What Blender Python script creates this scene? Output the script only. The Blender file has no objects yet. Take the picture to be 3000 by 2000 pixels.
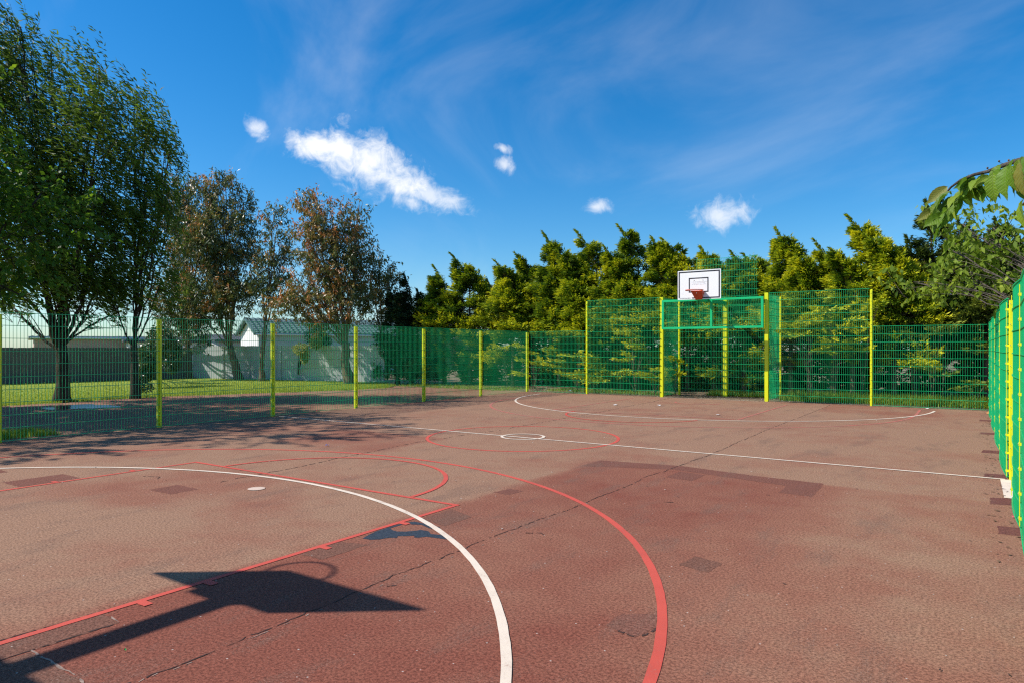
import bpy, math, random
import numpy as np
from mathutils import Vector, Matrix

random.seed(7)
rng = np.random.default_rng(11)
scene = bpy.context.scene
col = scene.collection

# ------------------------------------------------------------------ camera, sky, sun, exposure
YAW = math.atan(1350 / 1994)
FPX, HOR, EYE = 1994.0, 1019.5, 1.47
cam_data = bpy.data.cameras.new('camera')
cam = bpy.data.objects.new('camera', cam_data)
col.objects.link(cam)
cam.location = (0, 0, EYE)
cam.rotation_euler = (math.radians(90), 0, YAW)
cam_data.sensor_width = 36
cam_data.lens = 36 * FPX / 3000
cam_data.shift_y = 19.5 / 3000
cam_data.clip_end = 3000
cam_data.clip_start = 0.05
scene.camera = cam

SUN_TRAVEL = Vector((0.875, 0.65, -1.0)).normalized()
SUN_EL = math.asin(-SUN_TRAVEL.z)
SUN_AZ = math.atan2(-SUN_TRAVEL.x, -SUN_TRAVEL.y)
sun_data = bpy.data.lights.new('sun', 'SUN')
sun_data.energy = 5.0
sun_data.angle = math.radians(0.53)
sun_data.color = (1.0, 0.945, 0.87)
sun = bpy.data.objects.new('sun', sun_data)
col.objects.link(sun)
sun.location = (-20, -20, 40)
sun.rotation_euler = SUN_TRAVEL.to_track_quat('-Z', 'Y').to_euler()

scene.view_settings.view_transform = 'Standard'
scene.view_settings.look = 'None'
scene.view_settings.gamma = 1.0
scene.view_settings.exposure = 0.30
scene.view_settings.use_curve_mapping = False
scene.render.engine = 'CYCLES'
scene.cycles.max_bounces = 6
scene.cycles.filter_width = 1.25
scene.cycles.use_denoising = False
scene.cycles.transparent_max_bounces = 8

CA, SA = math.cos(YAW), math.sin(YAW)
RIGHT = np.array((CA, SA, 0.0))
FWD = np.array((-SA, CA, 0.0))


def at(px, py, D):
    X = (px - 1500) / FPX * D
    return np.array((X * CA - D * SA, X * SA + D * CA, EYE - (py - HOR) * D / FPX))


def gp(px, py, z=0.0):
    return at(px, py, FPX * (EYE - z) / (py - HOR))


def on_y(px, py, Y):
    a = (px - 1500) / FPX
    return at(px, py, Y / (a * SA + CA))


# ------------------------------------------------------------------ node helpers
class NT:
    def __init__(self, tree):
        self.t = tree
        tree.nodes.clear()

    def n(self, kind, **kw):
        nd = self.t.nodes.new(kind)
        for k, v in kw.items():
            if k.startswith('i_'):
                key = k[2:]
                key = int(key) if key.isdigit() else key.replace('_', ' ')
                self.set(nd.inputs[key], v)
            else:
                setattr(nd, k, v)
        return nd

    def set(self, sock, v):
        if isinstance(v, bpy.types.NodeSocket):
            self.t.links.new(v, sock)
        elif isinstance(v, bpy.types.Node):
            self.t.links.new(v.outputs[0], sock)
        else:
            if sock.type == 'RGBA' and len(v) == 3:
                v = (*v, 1)
            sock.default_value = v

    def math(self, op, a, b=0.0, c=None, clamp=False):
        nd = self.t.nodes.new('ShaderNodeMath')
        nd.operation = op
        nd.use_clamp = clamp
        self.set(nd.inputs[0], a)
        self.set(nd.inputs[1], b)
        if c is not None:
            self.set(nd.inputs[2], c)
        return nd.outputs[0]

    def vmath(self, op, a, b=None):
        nd = self.t.nodes.new('ShaderNodeVectorMath')
        nd.operation = op
        self.set(nd.inputs[0], a)
        if b is not None:
            self.set(nd.inputs[1], b)
        return nd.outputs['Value'] if op in ('DOT_PRODUCT', 'LENGTH') else nd.outputs[0]

    def mix(self, f, a, b, blend='MIX'):
        nd = self.t.nodes.new('ShaderNodeMix')
        nd.data_type = 'RGBA'
        nd.blend_type = blend
        self.set(nd.inputs['Factor'], f)
        self.set(nd.inputs['A'], a)
        self.set(nd.inputs['B'], b)
        return nd.outputs['Result']

    def ramp(self, f, stops):
        nd = self.t.nodes.new('ShaderNodeValToRGB')
        e = nd.color_ramp.elements
        while len(e) < len(stops):
            e.new(0.5)
        for el, (p, c) in zip(e, stops):
            el.position = p
            el.color = (*c, 1) if len(c) == 3 else c
        self.set(nd.inputs[0], f)
        return nd.outputs[0]

    def smooth(self, v, lo, hi):
        nd = self.t.nodes.new('ShaderNodeMapRange')
        nd.interpolation_type = 'SMOOTHSTEP'
        self.set(nd.inputs['Value'], v)
        nd.inputs['From Min'].default_value = lo
        nd.inputs['From Max'].default_value = hi
        return nd.outputs[0]

    def noise(self, vec, scale, detail=3, rough=0.55, dist=0.0):
        nd = self.t.nodes.new('ShaderNodeTexNoise')
        self.set(nd.inputs['Vector'], vec)
        nd.inputs['Scale'].default_value = scale
        nd.inputs['Detail'].default_value = detail
        nd.inputs['Roughness'].default_value = rough
        nd.inputs['Distortion'].default_value = dist
        return nd.outputs[0]


MATS = {}


def new_mat(name):
    m = bpy.data.materials.new(name)
    m.use_nodes = True
    MATS[name] = m
    return m, NT(m.node_tree)


def finish(nt, color, rough=0.7, bump=None, bump_s=0.3, bump_d=0.01, spec=0.3, metal=0.0, extra=None):
    p = nt.n('ShaderNodeBsdfPrincipled')
    nt.set(p.inputs['Base Color'], color)
    nt.set(p.inputs['Roughness'], rough)
    nt.set(p.inputs['Specular IOR Level'], spec)
    nt.set(p.inputs['Metallic'], metal)
    if bump is not None:
        b = nt.n('ShaderNodeBump')
        b.inputs['Strength'].default_value = bump_s
        b.inputs['Distance'].default_value = bump_d
        nt.set(b.inputs['Height'], bump)
        nt.set(p.inputs['Normal'], b.outputs[0])
    o = nt.n('ShaderNodeOutputMaterial')
    nt.set(o.inputs[0], p.outputs[0])
    return p


def simple_mat(name, c, rough=0.6, var=0.15, scale=6.0, spec=0.3, bump=0.0, c2=None, coord='Object'):
    m, nt = new_mat(name)
    tc = nt.n('ShaderNodeTexCoord').outputs[coord]
    nz = nt.noise(tc, scale, 5, 0.6)
    c2 = c2 or tuple(max(0, v * (1 - 2 * var)) for v in c)
    cc = nt.mix(nt.smooth(nz, 0.3, 0.7), c2, c)
    finish(nt, cc, rough, nz if bump else None, bump, 0.02, spec)
    return m


def leaf_mat(name, stops, trans=0.35, rough=0.5, spec=0.25):
    m, nt = new_mat(name)
    a = nt.n('ShaderNodeAttribute')
    a.attribute_name = 'tint'
    c = nt.ramp(a.outputs['Fac'], stops)
    p = nt.n('ShaderNodeBsdfPrincipled')
    nt.set(p.inputs['Base Color'], c)
    p.inputs['Roughness'].default_value = rough
    p.inputs['Specular IOR Level'].default_value = spec
    tr = nt.n('ShaderNodeBsdfTranslucent')
    nt.set(tr.inputs[0], nt.mix(0.5, c, nt.mix(1.0, c, (1.25, 1.2, 0.6), 'MULTIPLY')))
    mx = nt.n('ShaderNodeMixShader')
    mx.inputs[0].default_value = trans
    nt.set(mx.inputs[1], p.outputs[0])
    nt.set(mx.inputs[2], tr.outputs[0])
    o = nt.n('ShaderNodeOutputMaterial')
    nt.set(o.inputs[0], mx.outputs[0])
    return m


# ------------------------------------------------------------------ world: Nishita sky with clouds
world = bpy.data.worlds.new('World')
scene.world = world
world.use_nodes = True
nt = NT(world.node_tree)
sky = nt.n('ShaderNodeTexSky')
sky.sky_type = 'NISHITA'
sky.sun_disc = False
sky.sun_elevation = SUN_EL
sky.sun_rotation = SUN_AZ
sky.altitude = 20
sky.air_density = 1.0
sky.dust_density = 0.45
sky.ozone_density = 3.0
hs = nt.n('ShaderNodeHueSaturation')
hs.inputs['Saturation'].default_value = 1.29
hs.inputs['Value'].default_value = 1.0
nt.set(hs.inputs['Color'], nt.mix(1.0, sky.outputs[0], (0.82, 0.985, 1.10), 'MULTIPLY'))
direction = nt.n('ShaderNodeTexCoord').outputs['Generated']
wob_n = nt.n('ShaderNodeTexNoise', i_Scale=13.0, i_Detail=6.0, i_Roughness=0.6, i_Distortion=0.5)
nt.set(wob_n.inputs['Vector'], direction)
wob = wob_n.outputs[0]
fine = nt.noise(direction, 42, 7, 0.68, 0.6)


def cloud(px, py, rx, ry, rot):
    c = at(px, py, 1.0) - np.array((0, 0, EYE))
    c = c / np.linalg.norm(c)
    u = np.cross(c, (0, 0, 1.0)); u /= np.linalg.norm(u)
    v = np.cross(u, c)
    r = math.radians(rot)
    k = FPX * 0.93
    uu = (u * math.cos(r) - v * math.sin(r)) * (k / rx)
    vv = (u * math.sin(r) + v * math.cos(r)) * (k / ry)
    a = nt.vmath('DOT_PRODUCT', direction, tuple(uu))
    b = nt.vmath('DOT_PRODUCT', direction, tuple(vv))
    f = nt.smooth(nt.vmath('DOT_PRODUCT', direction, tuple(c)), 0.5, 0.6)
    q = nt.math('SQRT', nt.math('ADD', nt.math('MULTIPLY', a, a), nt.math('MULTIPLY', b, b)))
    return nt.math('MULTIPLY', nt.math('SUBTRACT', 1.0, q), f)


blobs = [cloud(1090, 480, 165, 95, 22), cloud(1150, 530, 160, 56, 24), cloud(940, 425, 95, 48, 8), cloud(1010, 440, 130, 60, 14)]
small = [cloud(757, 376, 40, 30, 45), cloud(1478, 485, 44, 30, 30), cloud(1470, 434, 36, 18, 15),
         cloud(2105, 632, 90, 50, 0), cloud(1752, 608, 56, 26, 5), cloud(1265, 575, 150, 42, 12), cloud(1200, 590, 110, 34, 20)]


def vmax(lst):
    r = lst[0]
    for x in lst[1:]:
        r = nt.math('MAXIMUM', r, x)
    return r


noise_c = nt.math('ADD', nt.math('MULTIPLY', nt.math('SUBTRACT', wob, 0.5), 1.9), nt.math('MULTIPLY', nt.math('SUBTRACT', fine, 0.5), 1.3))
d_main = nt.math('MULTIPLY', nt.smooth(nt.math('ADD', vmax(blobs), noise_c), -0.05, 0.95), 0.97)
d_small = nt.math('MULTIPLY', nt.smooth(nt.math('ADD', vmax(small), nt.math('MULTIPLY', noise_c, 1.15)), 0.05, 1.1), 0.72)
# thin cirrus streaks over the whole dome
mp = nt.n('ShaderNodeMapping')
mp.inputs['Rotation'].default_value = (0.25, 0.35, 0.5)
mp.inputs['Scale'].default_value = (1.1, 3.2, 2.6)
nt.set(mp.inputs['Vector'], direction)
cir = nt.noise(mp.outputs[0], 1.5, 7, 0.55, 0.7)
d_cir = nt.math('MULTIPLY', nt.smooth(cir, 0.44, 0.85), 0.19)
dens = nt.math('MAXIMUM', nt.math('MAXIMUM', d_main, d_small), d_cir)
c_sky = nt.mix(dens, hs.outputs[0], (7.6, 7.7, 7.9))
bg = nt.n('ShaderNodeBackground')
nt.set(bg.inputs[0], c_sky)
bg.inputs[1].default_value = 0.115
wo = nt.n('ShaderNodeOutputWorld')
nt.set(wo.inputs[0], bg.outputs[0])


# ------------------------------------------------------------------ mesh helpers
def link(name, me, mat, parent=None):
    o = bpy.data.objects.new(name, me)
    col.objects.link(o)
    if mat is not None and len(me.materials) == 0:
        me.materials.append(mat)
    if parent is not None:
        o.parent = parent
    return o


def quads_mesh(name, v, q, tint=None, smooth=False):
    me = bpy.data.meshes.new(name)
    v = np.asarray(v, np.float32).reshape(-1, 3)
    q = np.asarray(q, np.int32)
    me.vertices.add(len(v))
    me.vertices.foreach_set('co', v.ravel())
    k = q.shape[1]
    me.loops.add(q.size)
    me.loops.foreach_set('vertex_index', q.ravel())
    me.polygons.add(len(q))
    me.polygons.foreach_set('loop_start', np.arange(0, q.size, k, dtype=np.int32))
    me.polygons.foreach_set('loop_total', np.full(len(q), k, np.int32))
    if smooth:
        me.polygons.foreach_set('use_smooth', np.ones(len(q), bool))
    me.update(calc_edges=True)
    if tint is not None:
        a = me.attributes.new('tint', 'FLOAT', 'FACE')
        a.data.foreach_set('value', np.asarray(tint, np.float32))
    return me


class MB:
    def __init__(s):
        s.v = []
        s.f = []

    def add(s, vs, fs):
        b = len(s.v)
        s.v += [tuple(map(float, p)) for p in vs]
        s.f += [tuple(i + b for i in f) for f in fs]
        return s

    def box(s, x0, x1, y0, y1, z0, z1):
        vs = [(x0, y0, z0), (x1, y0, z0), (x1, y1, z0), (x0, y1, z0), (x0, y0, z1), (x1, y0, z1), (x1, y1, z1), (x0, y1, z1)]
        return s.add(vs, [(3, 2, 1, 0), (4, 5, 6, 7), (0, 1, 5, 4), (1, 2, 6, 5), (2, 3, 7, 6), (3, 0, 4, 7)])

    def bar(s, a, b, w, h=None):
        """square bar from a to b"""
        return s.tube([a, b], [w / 2 * 1.414] * 2, 4, h)

    def tube(s, pts, radii, n=6, flat=None, cap=True):
        pts = [np.array(p, float) for p in pts]
        base = len(s.v)
        prev = None
        for i, p in enumerate(pts):
            t = pts[min(i + 1, len(pts) - 1)] - pts[max(i - 1, 0)]
            t = t / (np.linalg.norm(t) + 1e-9)
            ref = np.array((0, 0, 1.0)) if abs(t[2]) < 0.9 else np.array((1.0, 0, 0))
            if prev is not None:
                ref = prev
            u = ref - t * ref.dot(t)
            u /= np.linalg.norm(u) + 1e-9
            prev = u
            w = np.cross(t, u)
            for k in range(n):
                a = 2 * math.pi * (k + 0.5) / n
                s.v.append(tuple(p + radii[i] * (math.cos(a) * u + math.sin(a) * w)))
        for i in range(len(pts) - 1):
            for k in range(n):
                a = base + i * n + k
                b = base + i * n + (k + 1) % n
                s.f.append((a, b, b + n, a + n))
        if cap:
            s.f.append(tuple(base + k for k in range(n))[::-1])
            s.f.append(tuple(base + (len(pts) - 1) * n + k for k in range(n)))
        return s

    def mesh(s, name, smooth=False):
        me = bpy.data.meshes.new(name)
        me.from_pydata(s.v, [], s.f)
        if smooth:
            me.polygons.foreach_set('use_smooth', np.ones(len(s.f), bool))
        me.update()
        return me

    def build(s, name, mat, parent=None, smooth=False):
        return link(name, s.mesh(name, smooth), mat, parent)


def empty(name, label, cat, group=None, loc=(0, 0, 0)):
    o = bpy.data.objects.new(name, None)
    o.empty_display_size = 0.2
    col.objects.link(o)
    o.location = loc
    tag(o, label, cat, group)
    return o


def tag(o, label=None, cat=None, group=None, kind=None):
    if label: o['label'] = label
    if cat: o['category'] = cat
    if group: o['group'] = group
    if kind: o['kind'] = kind
    return o


# ------------------------------------------------------------------ materials
# court: red brown coated tarmac, worn to tan aggregate
def court_material(name, patch=None):
    m, nt = new_mat(name)
    tc = nt.n('ShaderNodeTexCoord').outputs['Object']
    big = nt.noise(tc, 0.42, 6, 0.62, 0.4)
    mid = nt.noise(tc, 2.6, 5, 0.6)
    mp = nt.n('ShaderNodeMapping')
    mp.inputs['Rotation'].default_value = (0, 0, 0.6)
    mp.inputs['Scale'].default_value = (2.2, 0.7, 1)
    nt.set(mp.inputs['Vector'], tc)
    streak = nt.noise(mp.outputs[0], 1.15, 7, 0.7)
    grain = nt.noise(tc, 62, 5, 0.88)
    grit = nt.noise(tc, 120, 3, 0.75)
    vor = nt.n('ShaderNodeTexVoronoi')
    vor.inputs['Scale'].default_value = 130
    nt.set(vor.inputs['Vector'], tc)
    at_ = nt.n('ShaderNodeAttribute')
    at_.attribute_name = 'red'
    if patch is None:
        f = nt.math('ADD', at_.outputs['Fac'], nt.math('ADD', nt.math('MULTIPLY', nt.math('SUBTRACT', big, 0.5), 1.6), nt.math('MULTIPLY', nt.math('SUBTRACT', mid, 0.5), 0.7)))
        red = nt.ramp(nt.math('ADD', f, 0.0, clamp=True), [(0.05, (0.288, 0.163, 0.102)), (0.45, (0.255, 0.112, 0.070)), (1.0, (0.203, 0.066, 0.042))])
    else:
        red = nt.mix(mid, patch, tuple(c * 0.75 for c in patch))
    # dark scuffs
    sc = nt.smooth(streak, 0.51, 0.68)
    c = nt.mix(nt.math('MULTIPLY', sc, 0.42), red, (0.125, 0.072, 0.05))
    # grain
    c = nt.mix(nt.smooth(grain, 0.38, 0.62), nt.mix(1.0, c, (0.48, 0.45, 0.45), 'MULTIPLY'), nt.mix(1.0, c, (1.45, 1.45, 1.45), 'MULTIPLY'))
    c = nt.mix(nt.math('MULTIPLY', nt.smooth(nt.math('ADD', nt.math('MULTIPLY', grit, 0.75), nt.math('MULTIPLY', streak, 0.30)), 0.58, 0.74), 0.6), c, (0.50, 0.36, 0.29))
    spk = nt.n('ShaderNodeTexVoronoi')
    spk.inputs['Scale'].default_value = 9
    nt.set(spk.inputs['Vector'], tc)
    c = nt.mix(nt.math('MULTIPLY', nt.math('LESS_THAN', spk.outputs['Distance'], 0.045), 0.75), c, (0.55, 0.48, 0.42))
    h = nt.math('ADD', nt.math('MULTIPLY', grit, 0.8), nt.math('MULTIPLY', vor.outputs['Distance'], 0.4))
    finish(nt, c, 0.92, h, 0.28, 0.003, 0.15)
    return m


M_court = court_material('court_tarmac')
M_patch_dark = court_material('patch_dark', (0.20, 0.080, 0.055))
M_patch_red = court_material('patch_red', (0.165, 0.062, 0.05))
M_patch_faint = court_material('patch_faint', (0.215, 0.088, 0.060))
M_patch_brown = court_material('patch_brown', (0.19, 0.085, 0.057))


def paint_mat(name, c, wear, worn):
    m, nt = new_mat(name)
    tc = nt.n('ShaderNodeTexCoord').outputs['Object']
    n1 = nt.noise(tc, 2.5, 5, 0.65)
    g = nt.noise(tc, 60, 5, 0.8)
    c1 = nt.mix(nt.smooth(n1, 0.35, 0.75), c, tuple(v * 0.86 for v in c))
    f = nt.smooth(nt.math('ADD', nt.math('MULTIPLY', g, 0.75), nt.math('MULTIPLY', n1, 0.5)), wear, wear + 0.16)
    c1 = nt.mix(nt.math('MULTIPLY', f, 0.85), c1, worn)
    finish(nt, c1, 0.75, g, 0.35, 0.004, 0.3)
    return m


M_white = paint_mat('white_line_paint', (0.74, 0.61, 0.48), 0.66, (0.42, 0.25, 0.19))
M_white2 = paint_mat('white_line_paint_far', (0.62, 0.47, 0.37), 0.62, (0.36, 0.2, 0.15))
M_red = paint_mat('red_line_paint', (0.56, 0.083, 0.055), 0.68, (0.34, 0.13, 0.10))
M_red2 = paint_mat('red_line_paint_faded', (0.50, 0.115, 0.085), 0.54, (0.33, 0.16, 0.12))
M_tar = simple_mat('blue_black_tar', (0.045, 0.055, 0.07), 0.6, 0.25, 40, bump=0.4)
M_crack = simple_mat('crack_dark', (0.075, 0.038, 0.03), 0.95, 0.3, 30)
M_crack_pale = simple_mat('crack_pale', (0.40, 0.28, 0.22), 0.95, 0.3, 30)

M_green = simple_mat('green_coated_steel', (0.003, 0.45, 0.15), 0.38, 0.10, 3.0, 0.5)
M_greenbar = simple_mat('green_coated_bar', (0.003, 0.52, 0.18), 0.4, 0.07, 3.0, 0.5)
M_yellow = simple_mat('yellow_coated_steel', (0.74, 0.76, 0.010), 0.4, 0.06, 4.0, 0.45, c2=(0.68, 0.71, 0.010))
M_bolt = simple_mat('steel_bolt', (0.35, 0.36, 0.34), 0.35, 0.2, 30, 0.6)
M_dirtyyellow = M_yellow

# earth with leaf litter
m, nt = new_mat('earth')
tc = nt.n('ShaderNodeTexCoord').outputs['Object']
n1 = nt.noise(tc, 0.8, 6, 0.65)
n2 = nt.noise(tc, 14, 5, 0.7)
c = nt.ramp(n1, [(0.3, (0.12, 0.085, 0.055)), (0.55, (0.22, 0.16, 0.10)), (0.75, (0.11, 0.12, 0.045))])
c = nt.mix(nt.smooth(n2, 0.5, 0.72), c, (0.34, 0.25, 0.16))
finish(nt, c, 0.95, n2, 0.8, 0.05)
M_earth = m
m, nt = new_mat('lawn_soil')
tc = nt.n('ShaderNodeTexCoord').outputs['Object']
n1 = nt.noise(tc, 0.9, 5, 0.6)
n2 = nt.noise(tc, 25, 4, 0.7)
c = nt.ramp(n1, [(0.3, (0.24, 0.31, 0.03)), (0.7, (0.32, 0.36, 0.045))])
c = nt.mix(nt.smooth(n2, 0.4, 0.75), c, (0.18, 0.25, 0.025))
finish(nt, c, 0.9, n2, 0.5, 0.03)
M_lawn = m
m, nt = new_mat('puddle_water')
finish(nt, (0.03, 0.032, 0.036), 0.16, None, spec=0.9)
M_water = m

M_grass = leaf_mat('grass_blade', [(0.0, (0.16, 0.25, 0.02)), (0.6, (0.31, 0.38, 0.035)), (1.0, (0.45, 0.45, 0.08))], 0.4)
M_daisy = simple_mat('daisy_petal', (0.8, 0.8, 0.76), 0.6)
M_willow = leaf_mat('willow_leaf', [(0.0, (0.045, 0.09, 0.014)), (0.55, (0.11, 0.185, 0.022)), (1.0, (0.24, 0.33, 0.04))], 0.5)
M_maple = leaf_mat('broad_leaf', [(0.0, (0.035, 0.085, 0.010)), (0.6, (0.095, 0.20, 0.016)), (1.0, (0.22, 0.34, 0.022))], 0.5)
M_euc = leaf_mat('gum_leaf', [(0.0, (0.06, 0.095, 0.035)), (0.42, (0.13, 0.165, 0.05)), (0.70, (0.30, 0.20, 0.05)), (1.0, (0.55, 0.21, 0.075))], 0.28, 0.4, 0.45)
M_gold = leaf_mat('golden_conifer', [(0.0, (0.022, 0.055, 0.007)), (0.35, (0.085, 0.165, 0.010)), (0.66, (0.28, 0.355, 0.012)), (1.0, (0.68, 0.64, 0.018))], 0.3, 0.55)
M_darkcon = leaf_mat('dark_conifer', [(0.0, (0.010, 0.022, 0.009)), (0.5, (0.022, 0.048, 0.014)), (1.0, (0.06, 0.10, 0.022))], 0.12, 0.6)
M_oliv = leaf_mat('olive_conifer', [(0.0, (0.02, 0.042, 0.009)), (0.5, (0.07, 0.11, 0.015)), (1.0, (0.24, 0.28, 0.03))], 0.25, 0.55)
M_cherryfar = leaf_mat('cherry_leaf_far', [(0.0, (0.10, 0.17, 0.014)), (0.6, (0.22, 0.31, 0.032)), (1.0, (0.40, 0.45, 0.075))], 0.45, 0.55, 0.2)
M_ivy = leaf_mat('ivy_leaf', [(0.0, (0.025, 0.05, 0.015)), (0.6, (0.07, 0.11, 0.03)), (1.0, (0.19, 0.24, 0.08))], 0.2, 0.35, 0.5)
M_varieg = leaf_mat('variegated_leaf', [(0.0, (0.10, 0.13, 0.03)), (0.5, (0.32, 0.33, 0.08)), (1.0, (0.55, 0.52, 0.2))], 0.3)


def bark(name, c, c2):
    m, nt = new_mat(name)
    tc = nt.n('ShaderNodeTexCoord').outputs['Object']
    mp = nt.n('ShaderNodeMapping')
    mp.inputs['Scale'].default_value = (6, 6, 1.4)
    nt.set(mp.inputs['Vector'], tc)
    n1 = nt.noise(mp.outputs[0], 3, 6, 0.7)
    finish(nt, nt.mix(nt.smooth(n1, 0.35, 0.65), c2, c), 0.9, n1, 0.9, 0.05, 0.15)
    return m


M_bark = bark('bark_dark', (0.085, 0.062, 0.045), (0.03, 0.022, 0.016))
M_barkeuc = bark('bark_gum', (0.26, 0.19, 0.13), (0.10, 0.07, 0.05))
M_barkcon = bark('bark_conifer', (0.20, 0.15, 0.11), (0.08, 0.055, 0.04))
M_twig = bark('bark_cherry', (0.15, 0.125, 0.105), (0.06, 0.05, 0.042))
M_board_sunlit = simple_mat('grey_board_sunlit', (0.47, 0.49, 0.49), 0.8, 0.07, 2.0, bump=0.2)  # grey lightened so the colour carries the sunlight on this run
M_board_shaded = simple_mat('grey_board_shaded', (0.15, 0.15, 0.148), 0.8, 0.12, 2.0, bump=0.2)  # grey boards darkened, shade of the left run put into the colour
M_whitewall = simple_mat('white_render', (0.78, 0.78, 0.75), 0.8, 0.04, 1.0)
M_palewall = simple_mat('pale_green_cladding', (0.50, 0.58, 0.54), 0.75, 0.05, 1.0)
M_pinkwall = simple_mat('pink_render', (0.45, 0.30, 0.27), 0.85, 0.06, 1.0)
M_greyrender = simple_mat('grey_render', (0.42, 0.42, 0.42), 0.85, 0.06, 1.0)
M_tealroof = simple_mat('teal_roof_tile', (0.10, 0.17, 0.16), 0.6, 0.15, 5.0)
M_darkroof = simple_mat('dark_roof_tile', (0.10, 0.10, 0.11), 0.7, 0.15, 5.0)
M_brick = simple_mat('brown_brick', (0.24, 0.13, 0.09), 0.85, 0.15, 8.0)
M_whiteboard = simple_mat('white_backboard', (0.86, 0.86, 0.86), 0.45, 0.02, 2.0, 0.4)
M_black = simple_mat('black_vinyl', (0.022, 0.024, 0.035), 0.5, 0.1, 5)
M_greyprint = simple_mat('pale_grey_print', (0.76, 0.765, 0.78), 0.6, 0.1, 9)
M_orange = simple_mat('orange_hoop', (0.62, 0.075, 0.018), 0.42, 0.12, 9, 0.5)

# ------------------------------------------------------------------ setting: ground, court, lawn
S = 900
g = MB().add([(-S, -S, 0), (S, -S, 0), (S, S, 0), (-S, S, 0)], [(0, 1, 2, 3)]).build('ground', M_earth)
g.location.z = -0.03
tag(g, 'bare earth and leaf litter around the court', kind='structure')


def tarmac_edge(y):   # x of the grass edge left of the court
    ys = [-30, 5, 11, 14.2, 16.5, 18.2, 19.6, 21.0, 22.5]
    xs = [-20.4, -20.4, -20.5, -19.2, -18.3, -18.0, -18.8, -21.0, -24.0]
    return np.interp(y, ys, xs)


def sstep(a, b, x):
    t = np.clip((x - a) / (b - a), 0, 1)
    return t * t * (3 - 2 * t)


xs = np.concatenate([np.linspace(0, 1, 60) * 0]) if False else None
NXc, NYc = 190, 290
ys = np.linspace(-6.0, 19.62, NYc)
VX = np.zeros((NYc, NXc)); VY = np.zeros((NYc, NXc))
for j, y in enumerate(ys):
    VX[j] = np.linspace(tarmac_edge(y) + 0.12 * math.sin(y * 3.1) + 0.07 * math.sin(y * 7.7), 0.62, NXc)
    VY[j] = y
# worn / red areas of the coating
red = 0.10 + 0.0 * VX
nearbox = sstep(-4.12, -3.98, VX) * (1 - sstep(7.9, 8.02, VY))
red += 0.62 * nearbox * (1 - 0.75 * sstep(-1.9, -0.5, VX))
red += 0.25 * (1 - sstep(2.2, 4.5, VY)) * sstep(-4.1, -3.9, VX)
red += 0.45 * sstep(-9.6, -9.0, VX) * (1 - sstep(-7.15, -7.0, VX)) * sstep(6.4, 7.2, VY) * (1 - sstep(8.5, 8.7, VY))
red += 0.35 * sstep(-3.1, -3.0, VX) * (1 - sstep(-0.8, -0.4, VX)) * sstep(16.8, 17.4, VY)
red += 0.30 * sstep(-8.3, -7.5, VX) * (1 - sstep(-6.6, -6.2, VX)) * (1 - sstep(4.6, 5.2, VY)) * sstep(2.8, 3.6, VY)
red += 0.16 * (1 - sstep(-13.0, -12.0, VX))
V = np.stack([VX, VY, np.zeros_like(VX)], -1).reshape(-1, 3)
idx = np.arange(NXc * NYc).reshape(NYc, NXc)
Q = np.stack([idx[:-1, :-1], idx[:-1, 1:], idx[1:, 1:], idx[1:, :-1]], -1).reshape(-1, 4)
me = quads_mesh('court', V, Q, smooth=True)
a = me.attributes.new('red', 'FLOAT', 'POINT')
a.data.foreach_set('value', red.astype(np.float32).ravel())
court = link('court', me, M_court)
tag(court, 'red brown tarmac ball court with painted white and red lines', kind='structure')

# lawn sheet left of the tarmac
lv, lf = [], []
lys = np.linspace(-20, 22.5, 110)
for y in lys:
    xe = tarmac_edge(y) + 0.02 * math.sin(9 * y) - 0.05
    lv += [(-60, y, 0.0), (xe - 0.5, y, 0.03), (xe, y, -0.004)]
for j in range(len(lys) - 1):
    b = j * 3
    lf += [(b, b + 1, b + 4, b + 3), (b + 1, b + 2, b + 5, b + 4)]
lawn = MB().add(lv, lf).build('lawn', M_lawn, None, True)
tag(lawn, 'sunlit lawn between the tarmac and the grey fence', kind='structure')
lawn_rt = MB().add([(0.75, -20, -0.004), (25, -20, -0.004), (25, 19, -0.004), (0.75, 19, -0.004)], [(0, 1, 2, 3)]).build('lawn', M_lawn)
tag(lawn_rt, 'grass strip outside the side fence', kind='structure')


def blades(n, xy, h, w, tint_lo=0.2, tint_hi=0.9, lean=0.4, z0=0.01):
    """grass blades as single triangles"""
    p = np.zeros((n, 3)); p[:, :2] = xy; p[:, 2] = z0
    ang = rng.uniform(0, 2 * np.pi, n)
    hh = h * rng.uniform(0.5, 1.25, n)
    d = np.stack([np.cos(ang), np.sin(ang), np.zeros(n)], -1)
    la = rng.uniform(0, 2 * np.pi, n)
    ln = np.stack([np.cos(la), np.sin(la), np.zeros(n)], -1) * (lean * hh * rng.uniform(0, 1, n))[:, None]
    tip = p + ln + np.stack([0 * hh, 0 * hh, hh], -1)
    v = np.stack([p - d * w / 2, p + d * w / 2, tip], 1).reshape(-1, 3)
    f = np.arange(3 * n).reshape(n, 3)
    return v, f, rng.uniform(tint_lo, tint_hi, n)


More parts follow.
